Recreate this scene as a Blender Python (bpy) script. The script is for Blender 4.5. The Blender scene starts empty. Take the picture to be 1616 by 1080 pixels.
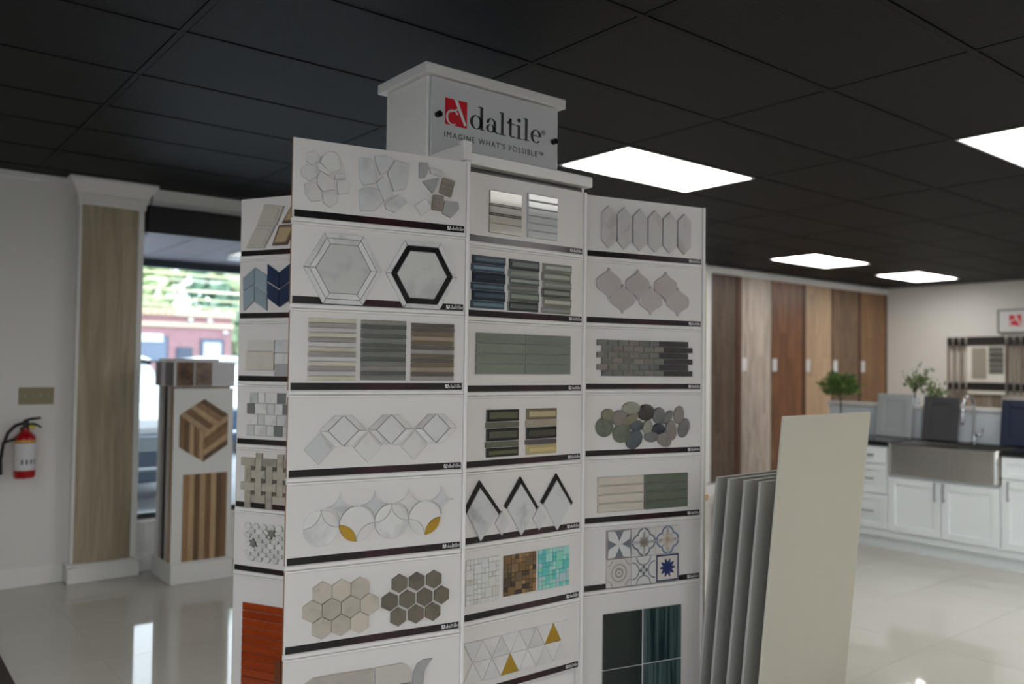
import bpy, bmesh, math, random
from mathutils import Matrix, Vector

C = bpy.context.scene.collection
# ------------------------------------------------------------------ camera
EYE = 1.495
cam_d = bpy.data.cameras.new('camera'); cam = bpy.data.objects.new('camera', cam_d); C.objects.link(cam)
right, up, fwd = ((0.78023, -0.62537, 0.012435), (-0.027992, -0.015049, 0.999495), (0.624871, 0.78018, 0.029247))
cam.matrix_world = Matrix(((right[0], up[0], -fwd[0], 0), (right[1], up[1], -fwd[1], 0), (right[2], up[2], -fwd[2], EYE), (0, 0, 0, 1)))
cam_d.sensor_fit = 'HORIZONTAL'; cam_d.sensor_width = 36; cam_d.lens = 29.257
cam_d.clip_start = .05; cam_d.clip_end = 300
cam_d.dof.use_dof = True; cam_d.dof.focus_distance = 2.75; cam_d.dof.aperture_fstop = 1.7
bpy.context.scene.camera = cam
# ------------------------------------------------------------------ daylight, exposure
SC = bpy.context.scene
w = bpy.data.worlds.new('overcast_sky'); SC.world = w; w.use_nodes = True
wn = w.node_tree.nodes; wl = w.node_tree.links
bg = wn['Background']; bg.inputs[1].default_value = 4.4
g = wn.new('ShaderNodeTexGradient'); tc = wn.new('ShaderNodeTexCoord'); sx = wn.new('ShaderNodeSeparateXYZ')
rp = wn.new('ShaderNodeValToRGB')
wl.new(tc.outputs['Generated'], sx.inputs[0]); wl.new(sx.outputs[2], rp.inputs[0]); wl.new(rp.outputs[0], bg.inputs[0])
rp.color_ramp.elements[0].position = 0.0; rp.color_ramp.elements[0].color = (.92, .955, 1, 1)
rp.color_ramp.elements[1].position = .7; rp.color_ramp.elements[1].color = (.80, .90, 1, 1)
vs = SC.view_settings; vs.view_transform = 'Standard'; vs.look = 'None'; vs.gamma = 1; vs.use_curve_mapping = False
vs.exposure = 0.0
PANEL_STRENGTH = 11.0
random.seed(7)
# ------------------------------------------------------------------ materials
def srgb(r, g_, b):
    f = lambda c: (c/255/12.92) if c/255 <= .04045 else ((c/255+.055)/1.055)**2.4
    return (f(r), f(g_), f(b), 1)
MATS = {}
def mat(name, col, rough=.5, metal=0, var=0.0, spec=.5, noise=None, bump=0, emit=0, bscale=60):
    """plain principled material; var = brightness change from object to object; noise = (scale, colour2, stretch, lo, hi)"""
    if name in MATS: return MATS[name]
    m = bpy.data.materials.new(name); m.use_nodes = True; MATS[name] = m
    n = m.node_tree.nodes; l = m.node_tree.links; p = n['Principled BSDF']
    p.inputs['Roughness'].default_value = rough; p.inputs['Metallic'].default_value = metal
    p.inputs['Specular IOR Level'].default_value = spec
    p.inputs['Base Color'].default_value = col
    m.diffuse_color = col
    src = None
    if noise or bump:
        t = n.new('ShaderNodeTexCoord'); oi = n.new('ShaderNodeObjectInfo')
        mp = n.new('ShaderNodeMapping'); l.new(t.outputs['Object'], mp.inputs[0])
        ad = n.new('ShaderNodeVectorMath'); ad.operation = 'SCALE'; ad.inputs[0].default_value = (37, 17, 23)
        l.new(oi.outputs['Random'], ad.inputs['Scale']); l.new(ad.outputs[0], mp.inputs['Location'])
    if noise:
        sc, c2, st, lo, hi = noise
        mp.inputs['Scale'].default_value = st
        nz = n.new('ShaderNodeTexNoise'); nz.inputs['Scale'].default_value = sc; nz.inputs['Detail'].default_value = 6; nz.inputs['Roughness'].default_value = .6
        nz.inputs['Distortion'].default_value = .6
        l.new(mp.outputs[0], nz.inputs[0])
        r = n.new('ShaderNodeValToRGB'); l.new(nz.outputs[0], r.inputs[0])
        r.color_ramp.elements[0].position = lo; r.color_ramp.elements[0].color = c2
        r.color_ramp.elements[1].position = hi; r.color_ramp.elements[1].color = col
        src = r.outputs[0]
    if var:
        oi2 = n.new('ShaderNodeObjectInfo'); mr = n.new('ShaderNodeMapRange')
        mr.inputs[3].default_value = 1-var; mr.inputs[4].default_value = 1+var
        l.new(oi2.outputs['Random'], mr.inputs[0])
        mx = n.new('ShaderNodeVectorMath'); mx.operation = 'SCALE'
        if src: l.new(src, mx.inputs[0])
        else: mx.inputs[0].default_value = col[:3]
        l.new(mr.outputs[0], mx.inputs['Scale']); src = mx.outputs[0]
    if src: l.new(src, p.inputs['Base Color'])
    if bump:
        b = n.new('ShaderNodeBump'); nb = n.new('ShaderNodeTexNoise'); nb.inputs['Scale'].default_value = bscale; nb.inputs['Detail'].default_value = 4
        l.new(t.outputs['Object'], nb.inputs[0]); l.new(nb.outputs[0], b.inputs['Height']); b.inputs['Strength'].default_value = bump; b.inputs['Distance'].default_value = .004
        l.new(b.outputs[0], p.inputs['Normal'])
    if emit:
        p.inputs['Emission Color'].default_value = col; p.inputs['Emission Strength'].default_value = emit
    return m
def wood(name, c1, c2, axis='z', sc=3.0, rough=.5, var=.12):
    st = {'z': (14, 14, .9), 'x': (.9, 14, 14)}[axis]
    return mat(name, c1, rough, noise=(sc, c2, st, .35, .65), var=var)
def marble(name, c1, c2, rough=.28, sc=9, var=.05): return mat(name, c1, rough, noise=(sc, c2, (1, 1, 1), .33, .5), var=var)
# ------------------------------------------------------------------ mesh helpers
def mesh(name, V, F, mats, idx=None, smooth=False):
    me = bpy.data.meshes.new(name); me.from_pydata([tuple(v) for v in V], [], F)
    for m in (mats if isinstance(mats, (list, tuple)) else [mats]): me.materials.append(m)
    if idx: me.polygons.foreach_set('material_index', idx)
    if smooth: me.polygons.foreach_set('use_smooth', [True]*len(me.polygons))
    me.update(); return me
class MB:
    """collects pieces that belong to ONE part"""
    def __init__(s): s.V = []; s.F = []; s.I = []
    def add(s, V, F, i=0):
        o = len(s.V); s.V += [tuple(v) for v in V]; s.F += [tuple(o+k for k in f) for f in F]; s.I += [i]*len(F); return s
    def box(s, x0, x1, y0, y1, z0, z1, i=0):
        V = [(x0,y0,z0),(x1,y0,z0),(x1,y1,z0),(x0,y1,z0),(x0,y0,z1),(x1,y0,z1),(x1,y1,z1),(x0,y1,z1)]
        return s.add(V, [(3,2,1,0),(4,5,6,7),(0,1,5,4),(1,2,6,5),(2,3,7,6),(3,0,4,7)], i)
    def cbox(s, x0, x1, y0, y1, z0, z1, b=.004, i=0):
        """box with chamfered edges"""
        bm = bmesh.new(); bmesh.ops.create_cube(bm, size=1)
        for v in bm.verts: v.co = ((x0+x1)/2+v.co.x*(x1-x0), (y0+y1)/2+v.co.y*(y1-y0), (z0+z1)/2+v.co.z*(z1-z0))
        bmesh.ops.bevel(bm, geom=list(bm.edges), offset=b, segments=1, affect='EDGES', profile=.5)
        bm.verts.index_update()
        s.add([v.co[:] for v in bm.verts], [[v.index for v in f.verts] for f in bm.faces], i); bm.free(); return s
    def cyl(s, p, q, r, n=14, r2=None, i=0, caps=True):
        p = Vector(p); q = Vector(q); d = (q-p).normalized(); a = d.orthogonal().normalized(); b = d.cross(a); r2 = r if r2 is None else r2
        V = [p+(a*math.cos(2*math.pi*k/n)+b*math.sin(2*math.pi*k/n))*r for k in range(n)]+[q+(a*math.cos(2*math.pi*k/n)+b*math.sin(2*math.pi*k/n))*r2 for k in range(n)]
        F = [(k, (k+1) % n, n+(k+1) % n, n+k) for k in range(n)]
        if caps: F += [tuple(range(n-1, -1, -1)), tuple(range(n, 2*n))]
        return s.add(V, F, i)
    def tube(s, pts, r, n=10, i=0):
        pts = [Vector(p) for p in pts]; rings = []
        a = (pts[1]-pts[0]).orthogonal().normalized(); V = []; F = []
        for k, p in enumerate(pts):
            d = (pts[min(k+1, len(pts)-1)]-pts[max(k-1, 0)]).normalized()
            a = (a-d*a.dot(d)).normalized(); b = d.cross(a); rr = r[k] if isinstance(r, (list, tuple)) else r
            V += [p+(a*math.cos(2*math.pi*j/n)+b*math.sin(2*math.pi*j/n))*rr for j in range(n)]
        for k in range(len(pts)-1):
            F += [(k*n+j, k*n+(j+1) % n, (k+1)*n+(j+1) % n, (k+1)*n+j) for j in range(n)]
        F += [tuple(range(n-1, -1, -1)), tuple(range((len(pts)-1)*n, len(pts)*n))]
        return s.add(V, F, i)
    def lathe(s, prof, c=(0, 0), n=24, i=0):
        V = []; F = []
        for r, z in prof: V += [(c[0]+r*math.cos(2*math.pi*j/n), c[1]+r*math.sin(2*math.pi*j/n), z) for j in range(n)]
        for k in range(len(prof)-1): F += [(k*n+j, k*n+(j+1) % n, (k+1)*n+(j+1) % n, (k+1)*n+j) for j in range(n)]
        F += [tuple(range(n-1, -1, -1)), tuple(range((len(prof)-1)*n, len(prof)*n))]
        return s.add(V, F, i)
    def tile(s, poly, y0, y1, b=.0012, i=0):
        """prism over a polygon of (u, v) in the x-z plane, front at y1 (towards -y) with a small chamfer"""
        n = len(poly); ar = sum(poly[k][0]*poly[(k+1) % n][1]-poly[(k+1) % n][0]*poly[k][1] for k in range(n))
        if ar < 0: poly = poly[::-1]
        P = [Vector(p) for p in poly]; Q = []
        for k in range(n):
            e1 = (P[k]-P[k-1]).normalized(); e2 = (P[(k+1) % n]-P[k]).normalized()
            n1 = Vector((-e1.y, e1.x)); n2 = Vector((-e2.y, e2.x)); h = (n1+n2); L = h.length
            h = h/L if L > 1e-6 else n1
            Q.append(P[k]+h*(b/max(.45, h.dot(n1))))
        V = [(p.x, y0, p.y) for p in P]+[(p.x, y1+b, p.y) for p in P]+[(p.x, y1, p.y) for p in Q]
        F = [tuple(range(2*n, 3*n))]
        for k in range(n):
            j = (k+1) % n; F += [(k, j, n+j, n+k), (n+k, n+j, 2*n+j, 2*n+k)]
        F.append(tuple(range(n-1, -1, -1)))
        return s.add(V, F, i)
    def me(s, name, mats, smooth=False): return mesh(name, s.V, s.F, mats, s.I, smooth)
    def build(s, name, mats, parent=None, loc=(0, 0, 0), rz=0, smooth=False): return link(name, s.me(name, mats, smooth), parent, loc, rz)
def link(name, me, parent=None, loc=(0, 0, 0), rz=0, scale=None):
    o = bpy.data.objects.new(name, me); C.objects.link(o); o.parent = parent; o.location = loc; o.rotation_euler = (0, 0, rz)
    if scale: o.scale = scale
    return o
def tag(o, label, cat, group=None):
    o['label'] = label; o['category'] = cat
    if group: o['group'] = group
    return o
def thing(name, label, cat, loc=(0, 0, 0), rz=0, group=None):
    return tag(link(name, None, None, loc, rz), label, cat, group)
def struct(o): o['kind'] = 'structure'; return o
def smooth_by(o, deg=35):
    me = o.data; bm = bmesh.new(); bm.from_mesh(me); a = math.radians(deg)
    for f in bm.faces: f.smooth = True
    for e in bm.edges: e.smooth = len(e.link_faces) == 2 and e.calc_face_angle(0) < a
    bm.to_mesh(me); bm.free(); return o
def Zc(z): return z+EYE            # heights measured from the eye
CEIL = 2.745; WY = 6.33
# ------------------------------------------------------------------ the room
WHITE = mat('white_paint', srgb(224, 221, 216), .55)
TRIMW = mat('white_trim', srgb(232, 230, 227), .4)
X0, X1, Y0 = -2.7, 12.35, -4.0
# floor: glossy porcelain tiles on a grouted bed
BED = mat('grey_grout', srgb(188, 184, 174), .6)
TILE = mat('polished_porcelain', srgb(199, 197, 189), .04, noise=(1.2, srgb(192, 189, 180), (1, 1, 1), .3, .7), var=.012, spec=.55)
floor = struct(MB().box(X0, X1, Y0, WY, -.09, -.0016).build('floor', BED))
nx, ny = 1.2, .6
fm = MB().box(.001, nx-.001, .001, ny-.001, -.008, 0).me('floor_tile', TILE)
y = WY-ny
while y > -2.4:
    x = -.15
    while x < X1-.3:
        if x+nx <= X1 and (x < 1.2 or y > -.9 or x < 5): link('floor_tile', fm, floor, (x, y, 0))
        x += nx
    y -= ny
# ceiling: black lay-in tiles in a black grid
CT = mat('black_ceiling_tile', srgb(21, 21, 23), .58, noise=(90, srgb(11, 11, 13), (1, 1, 1), .35, .6), bump=.5, bscale=120, var=.10, spec=.2)
CG = mat('black_ceiling_grid', srgb(20, 20, 22), .6, spec=.2)
ceil = struct(MB().box(X0, X1, Y0, WY, CEIL+.03, CEIL+.15).build('ceiling', CG))
GX = [-2.70, -1.48, -.26, .96, 2.18, 3.40, 4.62, 5.79, 6.96, 8.12, 9.30, 10.47, 11.62, 12.35]
GY = [6.33, 6.1, 5.53, 4.92, 4.40, 3.83, 3.22, 2.61, 2.0, 1.39, .78, .17, -.44, -1.05, -1.66, -2.27, -2.88, -3.49, -4.0]
LIGHTS = [(3.40, 3.22), (4.62, 1.39), (8.12, 4.92), (10.47, 4.92), (4.62, -2.27), (3.40, -.44), (8.12, 1.39), (6.96, -.44), (9.30, -2.27), (-1.48, 2.61), (-.26, -.44), (-.26, -2.88), (5.79, .78)]  # later entries unseen: some inferred from reflections, the rest added to brighten the room
cache = {}
for gy in GY[1:-1]: link('grid_bar', MB().box(X0, X1, -.012, .012, 0, .03).me('grid_bar', CG) if 'gx' not in cache else cache['gx'], ceil, (0, gy, CEIL-.002)); cache['gx'] = ceil.children[0].data
cache['gy'] = MB().box(-.012, .012, Y0, WY, .001, .03).me('grid_bar', CG)
for gx in GX[1:-1]: link('grid_bar', cache['gy'], ceil, (gx, 0, CEIL-.002))
for i in range(len(GX)-1):
    for j in range(len(GY)-1):
        a, b = GX[i+1]-GX[i], GY[j]-GY[j+1]
        if any(abs(GX[i]-lx) < .01 and abs(GY[j+1]-ly) < .01 for lx, ly in LIGHTS): continue
        k = (round(a, 2), round(b, 2))
        if k not in cache: cache[k] = MB().cbox(.013, a-.013, .013, b-.013, .0, .02, .004).me('ceiling_tile', CT)
        link('ceiling_tile', cache[k], ceil, (GX[i], GY[j+1], CEIL+.001))
# light panels
LED = mat('lit_diffuser', (1, .975, .935, 1), .5, emit=PANEL_STRENGTH); LF = mat('light_frame', srgb(235, 235, 235), .4)
LAB = ['square white light panel nearest the display, just right of its sign', 'white light panel cut by the right edge of the photo', 'long white light panel over the wood floor samples', 'farthest white light panel, over the kitchen corner']
for k, (lx, ly) in enumerate(LIGHTS):
    a = [GX[i+1] for i in range(len(GX)-1) if abs(GX[i]-lx) < .01][0]-lx; b = [GY[j] for j in range(len(GY)-1) if abs(GY[j+1]-ly) < .01][0]-ly
    t = thing('ceiling_light', LAB[k] if k < 4 else 'unseen white light panel in the black ceiling, outside the view', 'ceiling light', (lx, ly, CEIL), 0, 'light panels in the ceiling')
    e = .012
    f = MB(); f.box(e, a-e, e, e+.014, -.004, .02); f.box(e, a-e, b-e-.014, b-e, -.004, .02); f.box(e, e+.014, e+.014, b-e-.014, -.004, .02); f.box(a-e-.014, a-e, e+.014, b-e-.014, -.004, .02)
    f.build('frame', LF, t); MB().box(e+.014, a-e-.014, e+.014, b-e-.014, 0, .02).build('diffuser', LED, t)
# walls
WX0, WX1, WZ0, WZ1 = 1.655, 4.6, Zc(-1.145), Zc(1.12)
wb = MB(); wb.box(X0, WX0, WY, WY+.16, 0, CEIL+.1); wb.box(WX0, WX1, WY, WY+.16, 0, WZ0); wb.box(WX0, WX1, WY, WY+.16, WZ1, CEIL+.1); wb.box(WX1, X1+.16, WY, WY+.16, 0, CEIL+.1)
struct(wb.build('wall_back', WHITE))
struct(MB().box(X1, X1+.16, Y0, WY, 0, CEIL+.1).build('wall_right', WHITE))
def glazed_wall(name, axis, w0, w1, openings, z0, z1):
    m = MB(); a = w0
    B = (lambda p, q, r, s_: m.box(p, q, Y0-.16, Y0, r, s_)) if axis == 'x' else (lambda p, q, r, s_: m.box(X0-.16, X0, p, q, r, s_))
    for (p, q) in openings: B(a, p, 0, CEIL+.1); B(p, q, 0, z0); B(p, q, z1, CEIL+.1); a = q
    B(a, w1, 0, CEIL+.1); struct(m.build(name, WHITE))
FRONT_ADDED = [(-2.4, 1.2), (8.4, 12.0)]; LEFT_ADDED = [(-3.6, -.5), (-.2, 2.9)]  # unseen window openings, added to let more daylight into the room
glazed_wall('wall_front', 'x', X0, X1+.16, FRONT_ADDED, .40, 2.45); glazed_wall('wall_left', 'y', Y0-.16, WY+.16, LEFT_ADDED, .40, 2.45)
# window with its black roller blind box
BLK = mat('black_metal', srgb(20, 20, 21), .45); ALU = mat('dark_bronze_frame', srgb(42, 44, 48), .4)
gm = bpy.data.materials.new('window_glass'); gm.use_nodes = True; n = gm.node_tree.nodes; l = gm.node_tree.links; n.remove(n['Principled BSDF'])
tr = n.new('ShaderNodeBsdfTransparent'); tr.inputs[0].default_value = (.93, .96, .97, 1); gl = n.new('ShaderNodeBsdfGlossy'); gl.inputs['Roughness'].default_value = .01
fr = n.new('ShaderNodeFresnel'); fr.inputs[0].default_value = 1.5; mxs = n.new('ShaderNodeMixShader'); l.new(fr.outputs[0], mxs.inputs[0]); l.new(tr.outputs[0], mxs.inputs[1]); l.new(gl.outputs[0], mxs.inputs[2]); l.new(mxs.outputs[0], n['Material Output'].inputs[0])
win = struct(link('window_1', None, None, (WX0, WY+.05, WZ0)))
ww, wh = WX1-WX0, WZ1-WZ0
f = MB(); f.box(0, ww, 0, .08, 0, .05); f.box(0, ww, 0, .08, wh-.05, wh); f.box(0, .012, 0, .08, .05, wh-.05); f.box(ww-.05, ww, 0, .08, .05, wh-.05); f.box(ww/2+.1, ww/2+.15, 0, .08, .05, wh-.05)
f.build('window_frame', ALU, win)
MB().box(.012, ww/2+.1, .036, .042, .05, wh-.05).build('pane', gm, win); MB().box(ww/2+.15, ww-.05, .036, .042, .05, wh-.05).build('pane', gm, win)
MB().cbox(0, ww, -.07, 0, -.012, .012).build('window_sill', TRIMW, win)
for k, (p, q) in enumerate(FRONT_ADDED+LEFT_ADDED):  # frames and panes for the added daylight windows
    fr_ = k < 2; added_win = struct(link('window_%d' % (k+2), None, None, (p, Y0-.1, .40) if fr_ else (X0-.02, p, .40), 0 if fr_ else math.pi/2)); L_ = q-p
    f = MB(); f.box(0, L_, 0, .06, 0, .05); f.box(0, L_, 0, .06, 2.0, 2.05)
    for e in (0, L_/2-.025, L_-.05): f.box(e, e+.05, 0, .06, .05, 2.0)
    f.build('window_frame', ALU, added_win)
    for e in (.05, L_/2+.025): MB().box(e, e+L_/2-.075, .027, .033, .05, 2.0).build('pane', gm, added_win)
bl = tag(MB().cbox(WX0, WX1, WY-.10, WY-.002, Zc(.925), Zc(1.12), .01).build('blind_box', BLK), 'black roller blind box along the top of the window', 'blind')
# trims
t1 = MB(); t1.cbox(1.70, 8.0, WY-.05, WY, Zc(1.16), CEIL); t1.cbox(1.70, 8.0, WY-.028, WY, Zc(1.118), Zc(1.16)); struct(t1.build('trim_1', TRIMW))
t2 = MB(); t2.cbox(X0, 1.165, WY-.03, WY, CEIL-.045, CEIL); struct(t2.build('trim_2', TRIMW))
t3 = MB(); t3.cbox(X0, 1.19, WY-.018, WY, 0, .13); struct(t3.build('baseboard_left', TRIMW))
t3 = MB(); t3.cbox(1.66, 7.96, WY-.018, WY, 0, .13); struct(t3.build('baseboard_back', TRIMW))
t3 = MB(); t3.cbox(X1-.018, X1, Y0, WY-.03, 0, .13); struct(t3.build('baseboard_right', TRIMW))
t3 = MB(); t3.cbox(X1-.04, X1, Y0, WY-.03, CEIL-.05, CEIL); struct(t3.build('trim_3', TRIMW))
# tiled pilaster beside the window
pil = thing('pilaster', 'white framed pilaster with a tall beige wood-look tile beside the window', 'pilaster', (1.42, WY, 0))
p = MB(); p.box(-.205, .215, -.08, 0, .12, Zc(1.25)); p.cbox(-.205, -.185, -.095, -.08, .12, Zc(1.08)); p.cbox(.175, .215, -.095, -.08, .12, Zc(1.08)); p.build('frame', TRIMW, pil)
b = MB(); b.cbox(-.225, .23, -.125, 0, 0, .11); b.cbox(-.235, .24, -.14, 0, .11, .128); b.build('base', TRIMW, pil)
c = MB(); c.cbox(-.215, .225, -.105, 0, Zc(1.07), Zc(1.115)); c.cbox(-.225, .235, -.115, 0, Zc(1.115), Zc(1.15)); c.V += []
V = [(-.225, -.115, Zc(1.15)), (.235, -.115, Zc(1.15)), (.235, 0, Zc(1.15)), (-.225, 0, Zc(1.15)), (-.275, -.165, Zc(1.225)), (.285, -.165, Zc(1.225)), (.285, 0, Zc(1.225)), (-.275, 0, Zc(1.225))]
c.add(V, [(3,2,1,0),(4,5,6,7),(0,1,5,4),(1,2,6,5),(2,3,7,6),(3,0,4,7)]); c.cbox(-.28, .29, -.17, 0, Zc(1.225), CEIL); c.build('capital', TRIMW, pil)
VEIN = mat('beige_veined_tile', srgb(188, 174, 150), .3, noise=(3.2, srgb(156, 143, 120), (7, 7, .45), .35, .7))
MB().cbox(-.184, .174, -.09, -.078, .128, Zc(1.07), .002).build('tile', VEIN, pil)
# switch plate
BEI = mat('beige_switch_plate', srgb(142, 132, 104), .45)
sw = thing('switch_plate', 'beige four-gang switch plate on the wall over the extinguisher', 'light switch', (1.005, WY, Zc(-.237)))
MB().cbox(-.104, .104, -.007, 0, -.057, .057, .003).build('plate', BEI, sw)
tg = MB().cbox(-.005, .005, -.018, -.007, -.006, .014, .002).me('toggle', mat('ivory_toggle', srgb(176, 166, 140), .4))
for k in range(4): link('toggle', tg, sw, (-.069+.046*k, 0, 0))
# fire extinguisher
RED = mat('extinguisher_red', srgb(170, 14, 26), .22); RUB = mat('black_rubber', srgb(20, 20, 22), .5)
fx = thing('fire_extinguisher', 'red fire extinguisher with a white label hung on the left wall', 'fire extinguisher', (.935, WY-.085, Zc(-.77)))
smooth_by(MB().lathe([(.03, 0), (.058, .004), (.063, .02), (.063, .245), (.056, .275), (.036, .297), (.022, .306), (.022, .325)], n=28).build('cylinder', RED, fx))
PAP = mat('white_label', srgb(214, 212, 214), .5); lb = MB()
NN = 20
V = [];
for k in range(NN+1):
    a = math.radians(190+k*160/NN); V += [(.0638*math.cos(a), .0638*math.sin(a), .055), (.0638*math.cos(a), .0638*math.sin(a), .232)]
lb.add(V, [(2*k, 2*k+2, 2*k+3, 2*k+1) for k in range(NN)]); la = lb.build('label', PAP, fx)
pg = MB()
for k in range(4):
    a = math.radians(248+k*24); c_, s_ = math.cos(a), math.sin(a); P = lambda dx, z: (.0642*c_-s_*dx, .0642*s_+c_*dx, z)
    pg.add([P(-.006, .095), P(.006, .095), P(.006, .125), P(-.006, .125)], [(0, 1, 2, 3)])
pg.build('pictogram', mat('label_ink', srgb(70, 70, 90), .5), la)
yb = MB().lathe([(.0636, .236), (.0636, .246), (.0625, .25)], n=28).build('yellow_band', mat('extinguisher_yellow', srgb(200, 160, 40), .4), fx)
v = MB(); v.cyl((0, 0, .325), (0, 0, .352), .018); v.cbox(-.014, .016, -.02, .02, .345, .372, .003)
v.build('valve', RUB, fx)
h = MB(); h.tube([(-.012, 0, .372), (.03, -.004, .385), (.085, -.012, .392)], [.009, .009, .007], 8); h.build('lever', RUB, fx)
h = MB(); h.tube([(.0, 0, .35), (.05, -.006, .352), (.09, -.014, .33)], [.009, .008, .006], 8); h.build('carrying_handle', RUB, fx)
MB().cyl((.03, -.026, .325), (.034, -.026, .345), .016, 12).build('safety_tag', mat('tag_yellow', srgb(206, 190, 40), .5), fx)
h = MB(); h.tube([(-.015, -.005, .36), (-.06, -.01, .345), (-.10, -.01, .30), (-.125, 0, .22), (-.135, .01, .12), (-.13, .02, .03)], .0105, 10); h.tube([(-.055, -.03, .262), (-.115, -.005, .24), (-.13, .005, .23)], .009, 8); smooth_by(h.build('hose', RUB, fx))
MB().cbox(-.02, .02, .06, .085, .18, .33, .003).build('wall_bracket', BLK, fx)
tag(MB().cbox(-.85, .652, 3.2, 4.98, 0, .012, .004).build('door_mat', mat('brown_mat', srgb(62, 52, 44), .9, bump=.6)), 'dark brown mat on the floor in the near left corner', 'mat')
# wood floor samples on the back wall
zt, zb = Zc(1.155), Zc(-1.375)
SP = [(8.075, 8.605, 'dark ashy brown', (96, 78, 66), (60, 50, 44), 'leftmost'), (8.714, 9.352, 'pale whitewashed grey', (176, 164, 152), (138, 126, 116), ''), (9.366, 10.075, 'warm reddish brown', (124, 84, 58), (92, 60, 40), ''), (10.143, 10.795, 'light honey oak', (174, 148, 122), (156, 130, 104), ''), (10.83, 11.525, 'smoky taupe brown', (118, 94, 72), (82, 66, 52), ''), (11.585, 12.31, 'golden brown', (134, 102, 70), (108, 80, 54), '')]
PLACE = ['leftmost panel beside the tile display', 'between the ashy and the reddish panels', 'third panel of the back wall', 'behind the bushy plant', 'fifth panel of the back wall', 'in the far corner of the room']
rnd = random.Random(3)
for k, (a, b, nm, c1, c2, _) in enumerate(SP):
    t = thing('floor_sample_panel', nm+' plank floor sample, '+PLACE[k], 'sample panel', (a, WY, zb), 0, 'wood floor samples on the back wall')
    m1 = wood('floor_wood_%s' % nm.replace(' ', '_'), srgb(*[min(255, int(q*1.12)) for q in c1]), srgb(*[int(q*1.08) for q in c2]), 'z', 2.2, .42, .13)
    W_ = b-a; H_ = zt-zb; n_ = 4 if k != 3 else 3
    MB().box(0, W_, -.012, 0, 0, H_).build('backing', m1, t)
    for q in range(n_):
        z = 0; cut = [0, .45, .2, .62][q]*1.3
        zs = [0]+[c for c in (cut, cut+1.28, cut+2.4) if .1 < c < H_-.1]+[H_]
        for z_a, z_b in zip(zs, zs[1:]): MB().cbox(q*W_/n_+.0015, (q+1)*W_/n_-.0015, -.022, -.012, z_a+.0015, z_b-.0015, .0012).build('plank', m1, t)
    if k: MB().box(.02, .115, -.024, -.0225, Zc(.0)-zb-.02, Zc(.0)-zb+.14).build('tag', PAP, t)
for k, (a, b) in enumerate([(8.607, 8.712), (10.077, 10.141), (11.527, 11.583), (9.353, 9.365), (10.797, 10.828), (12.312, 12.349)]):
    struct(MB().cbox(a, b, WY-.03, WY-.001, zb, zt, .002).build('trim_%d' % (k+4), wood('dark_red_batten', srgb(84, 50, 34), srgb(64, 38, 26), 'z', 3, .4, .1)))
f = MB(); f.cbox(7.96, 12.349, WY-.06, WY, Zc(1.158), Zc(1.235)); f.cbox(7.96, 8.072, WY-.06, WY, .14, Zc(1.158)); f.cbox(7.95, 12.33, WY-.07, WY, 0, .12); struct(f.build('trim_10', TRIMW))
# ------------------------------------------------------------------ kitchen corner
CABW = mat('cabinet_white', srgb(238, 244, 246), .4); CHR = mat('brushed_nickel', srgb(150, 150, 152), .3, 1)
BLKC = mat('black_granite', srgb(26, 26, 29), .18, noise=(220, srgb(12, 12, 14), (1, 1, 1), .4, .6))
FX = 6.88
def pull(parent, y, z, L, vert):
    m = MB(); d = (0, 0, L/2) if vert else (0, L/2, 0)
    m.cyl((-.03, -d[1]+0, -d[2]), (-.03, d[1], d[2]), .006, 10)
    for s in (-1, 1): m.cyl((-.03, s*d[1]*.85, s*d[2]*.85), (0, s*d[1]*.85, s*d[2]*.85), .005, 8)
    m.build('handle', CHR, parent, (-.021, y, z))
def shaker(name, parent, y0, y1, z0, z1, rail=.055):
    """front panel facing -x, local origin at its lower corner (smaller y)"""
    W_, H_ = y1-y0, z1-z0; m = MB()
    m.box(-.006, 0, rail*.9, W_-rail*.9, rail*.9, H_-rail*.9)
    m.cbox(-.021, 0, 0, rail, 0, H_, .0015); m.cbox(-.021, 0, W_-rail, W_, 0, H_, .0015); m.cbox(-.021, 0, rail, W_-rail, 0, rail, .0015); m.cbox(-.021, 0, rail, W_-rail, H_-rail, H_, .0015)
    return m.build(name, CABW, parent, (0, y0, z0))
def cab(label, y0, y1, top):
    t = thing('base_cabinet', label, 'cabinet', (FX, y0, 0), 0, 'white base cabinets')
    MB().box(0, .60, 0, y1-y0, .10, top).build('body', CABW, t); MB().box(.045, .6, 0, y1-y0, 0, .10).build('toe_kick', CABW, t)
    return t
TOP = Zc(-.635)
t = cab('white drawer cabinet left of the apron sink', 3.50, 4.30, TOP); W_ = .80
for z0, z1 in ((-.782, -.645), (-1.033, -.794), (-1.33, -1.045)):
    d = shaker('drawer', t, .008, W_-.008, Zc(z0), Zc(z1), .045) if z1-z0 > .2 else MB().cbox(-.021, 0, 0, W_-.012, 0, z1-z0, .002).build('drawer', CABW, t, (0, .006, Zc(z0)))
    pull(d, .185, (z1-z0)/2, .17, False)
t = cab('white two-door cabinet under the steel apron sink', 2.622, 3.498, Zc(-.87)); W_ = .876
d = shaker('door', t, .008, W_/2-.003, Zc(-1.335), Zc(-.885)); pull(d, W_/2-.035, .37, .15, True)
d = shaker('door', t, W_/2+.003, W_-.008, Zc(-1.335), Zc(-.885)); pull(d, .035, .37, .15, True)
t = cab('white cabinet with one drawer, right of the apron sink', 1.70, 2.62, TOP); W_ = .92
d = shaker('drawer', t, .03, W_-.006, Zc(-.80), Zc(-.645), .04); pull(d, W_*.68, .08, .15, False)
d = shaker('door', t, .03, W_/2-.002, Zc(-1.335), Zc(-.815)); pull(d, .035, .44, .15, True)
d = shaker('door', t, W_/2+.002, W_-.006, Zc(-1.335), Zc(-.815)); pull(d, W_/2-.06, .44, .15, True)
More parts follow.
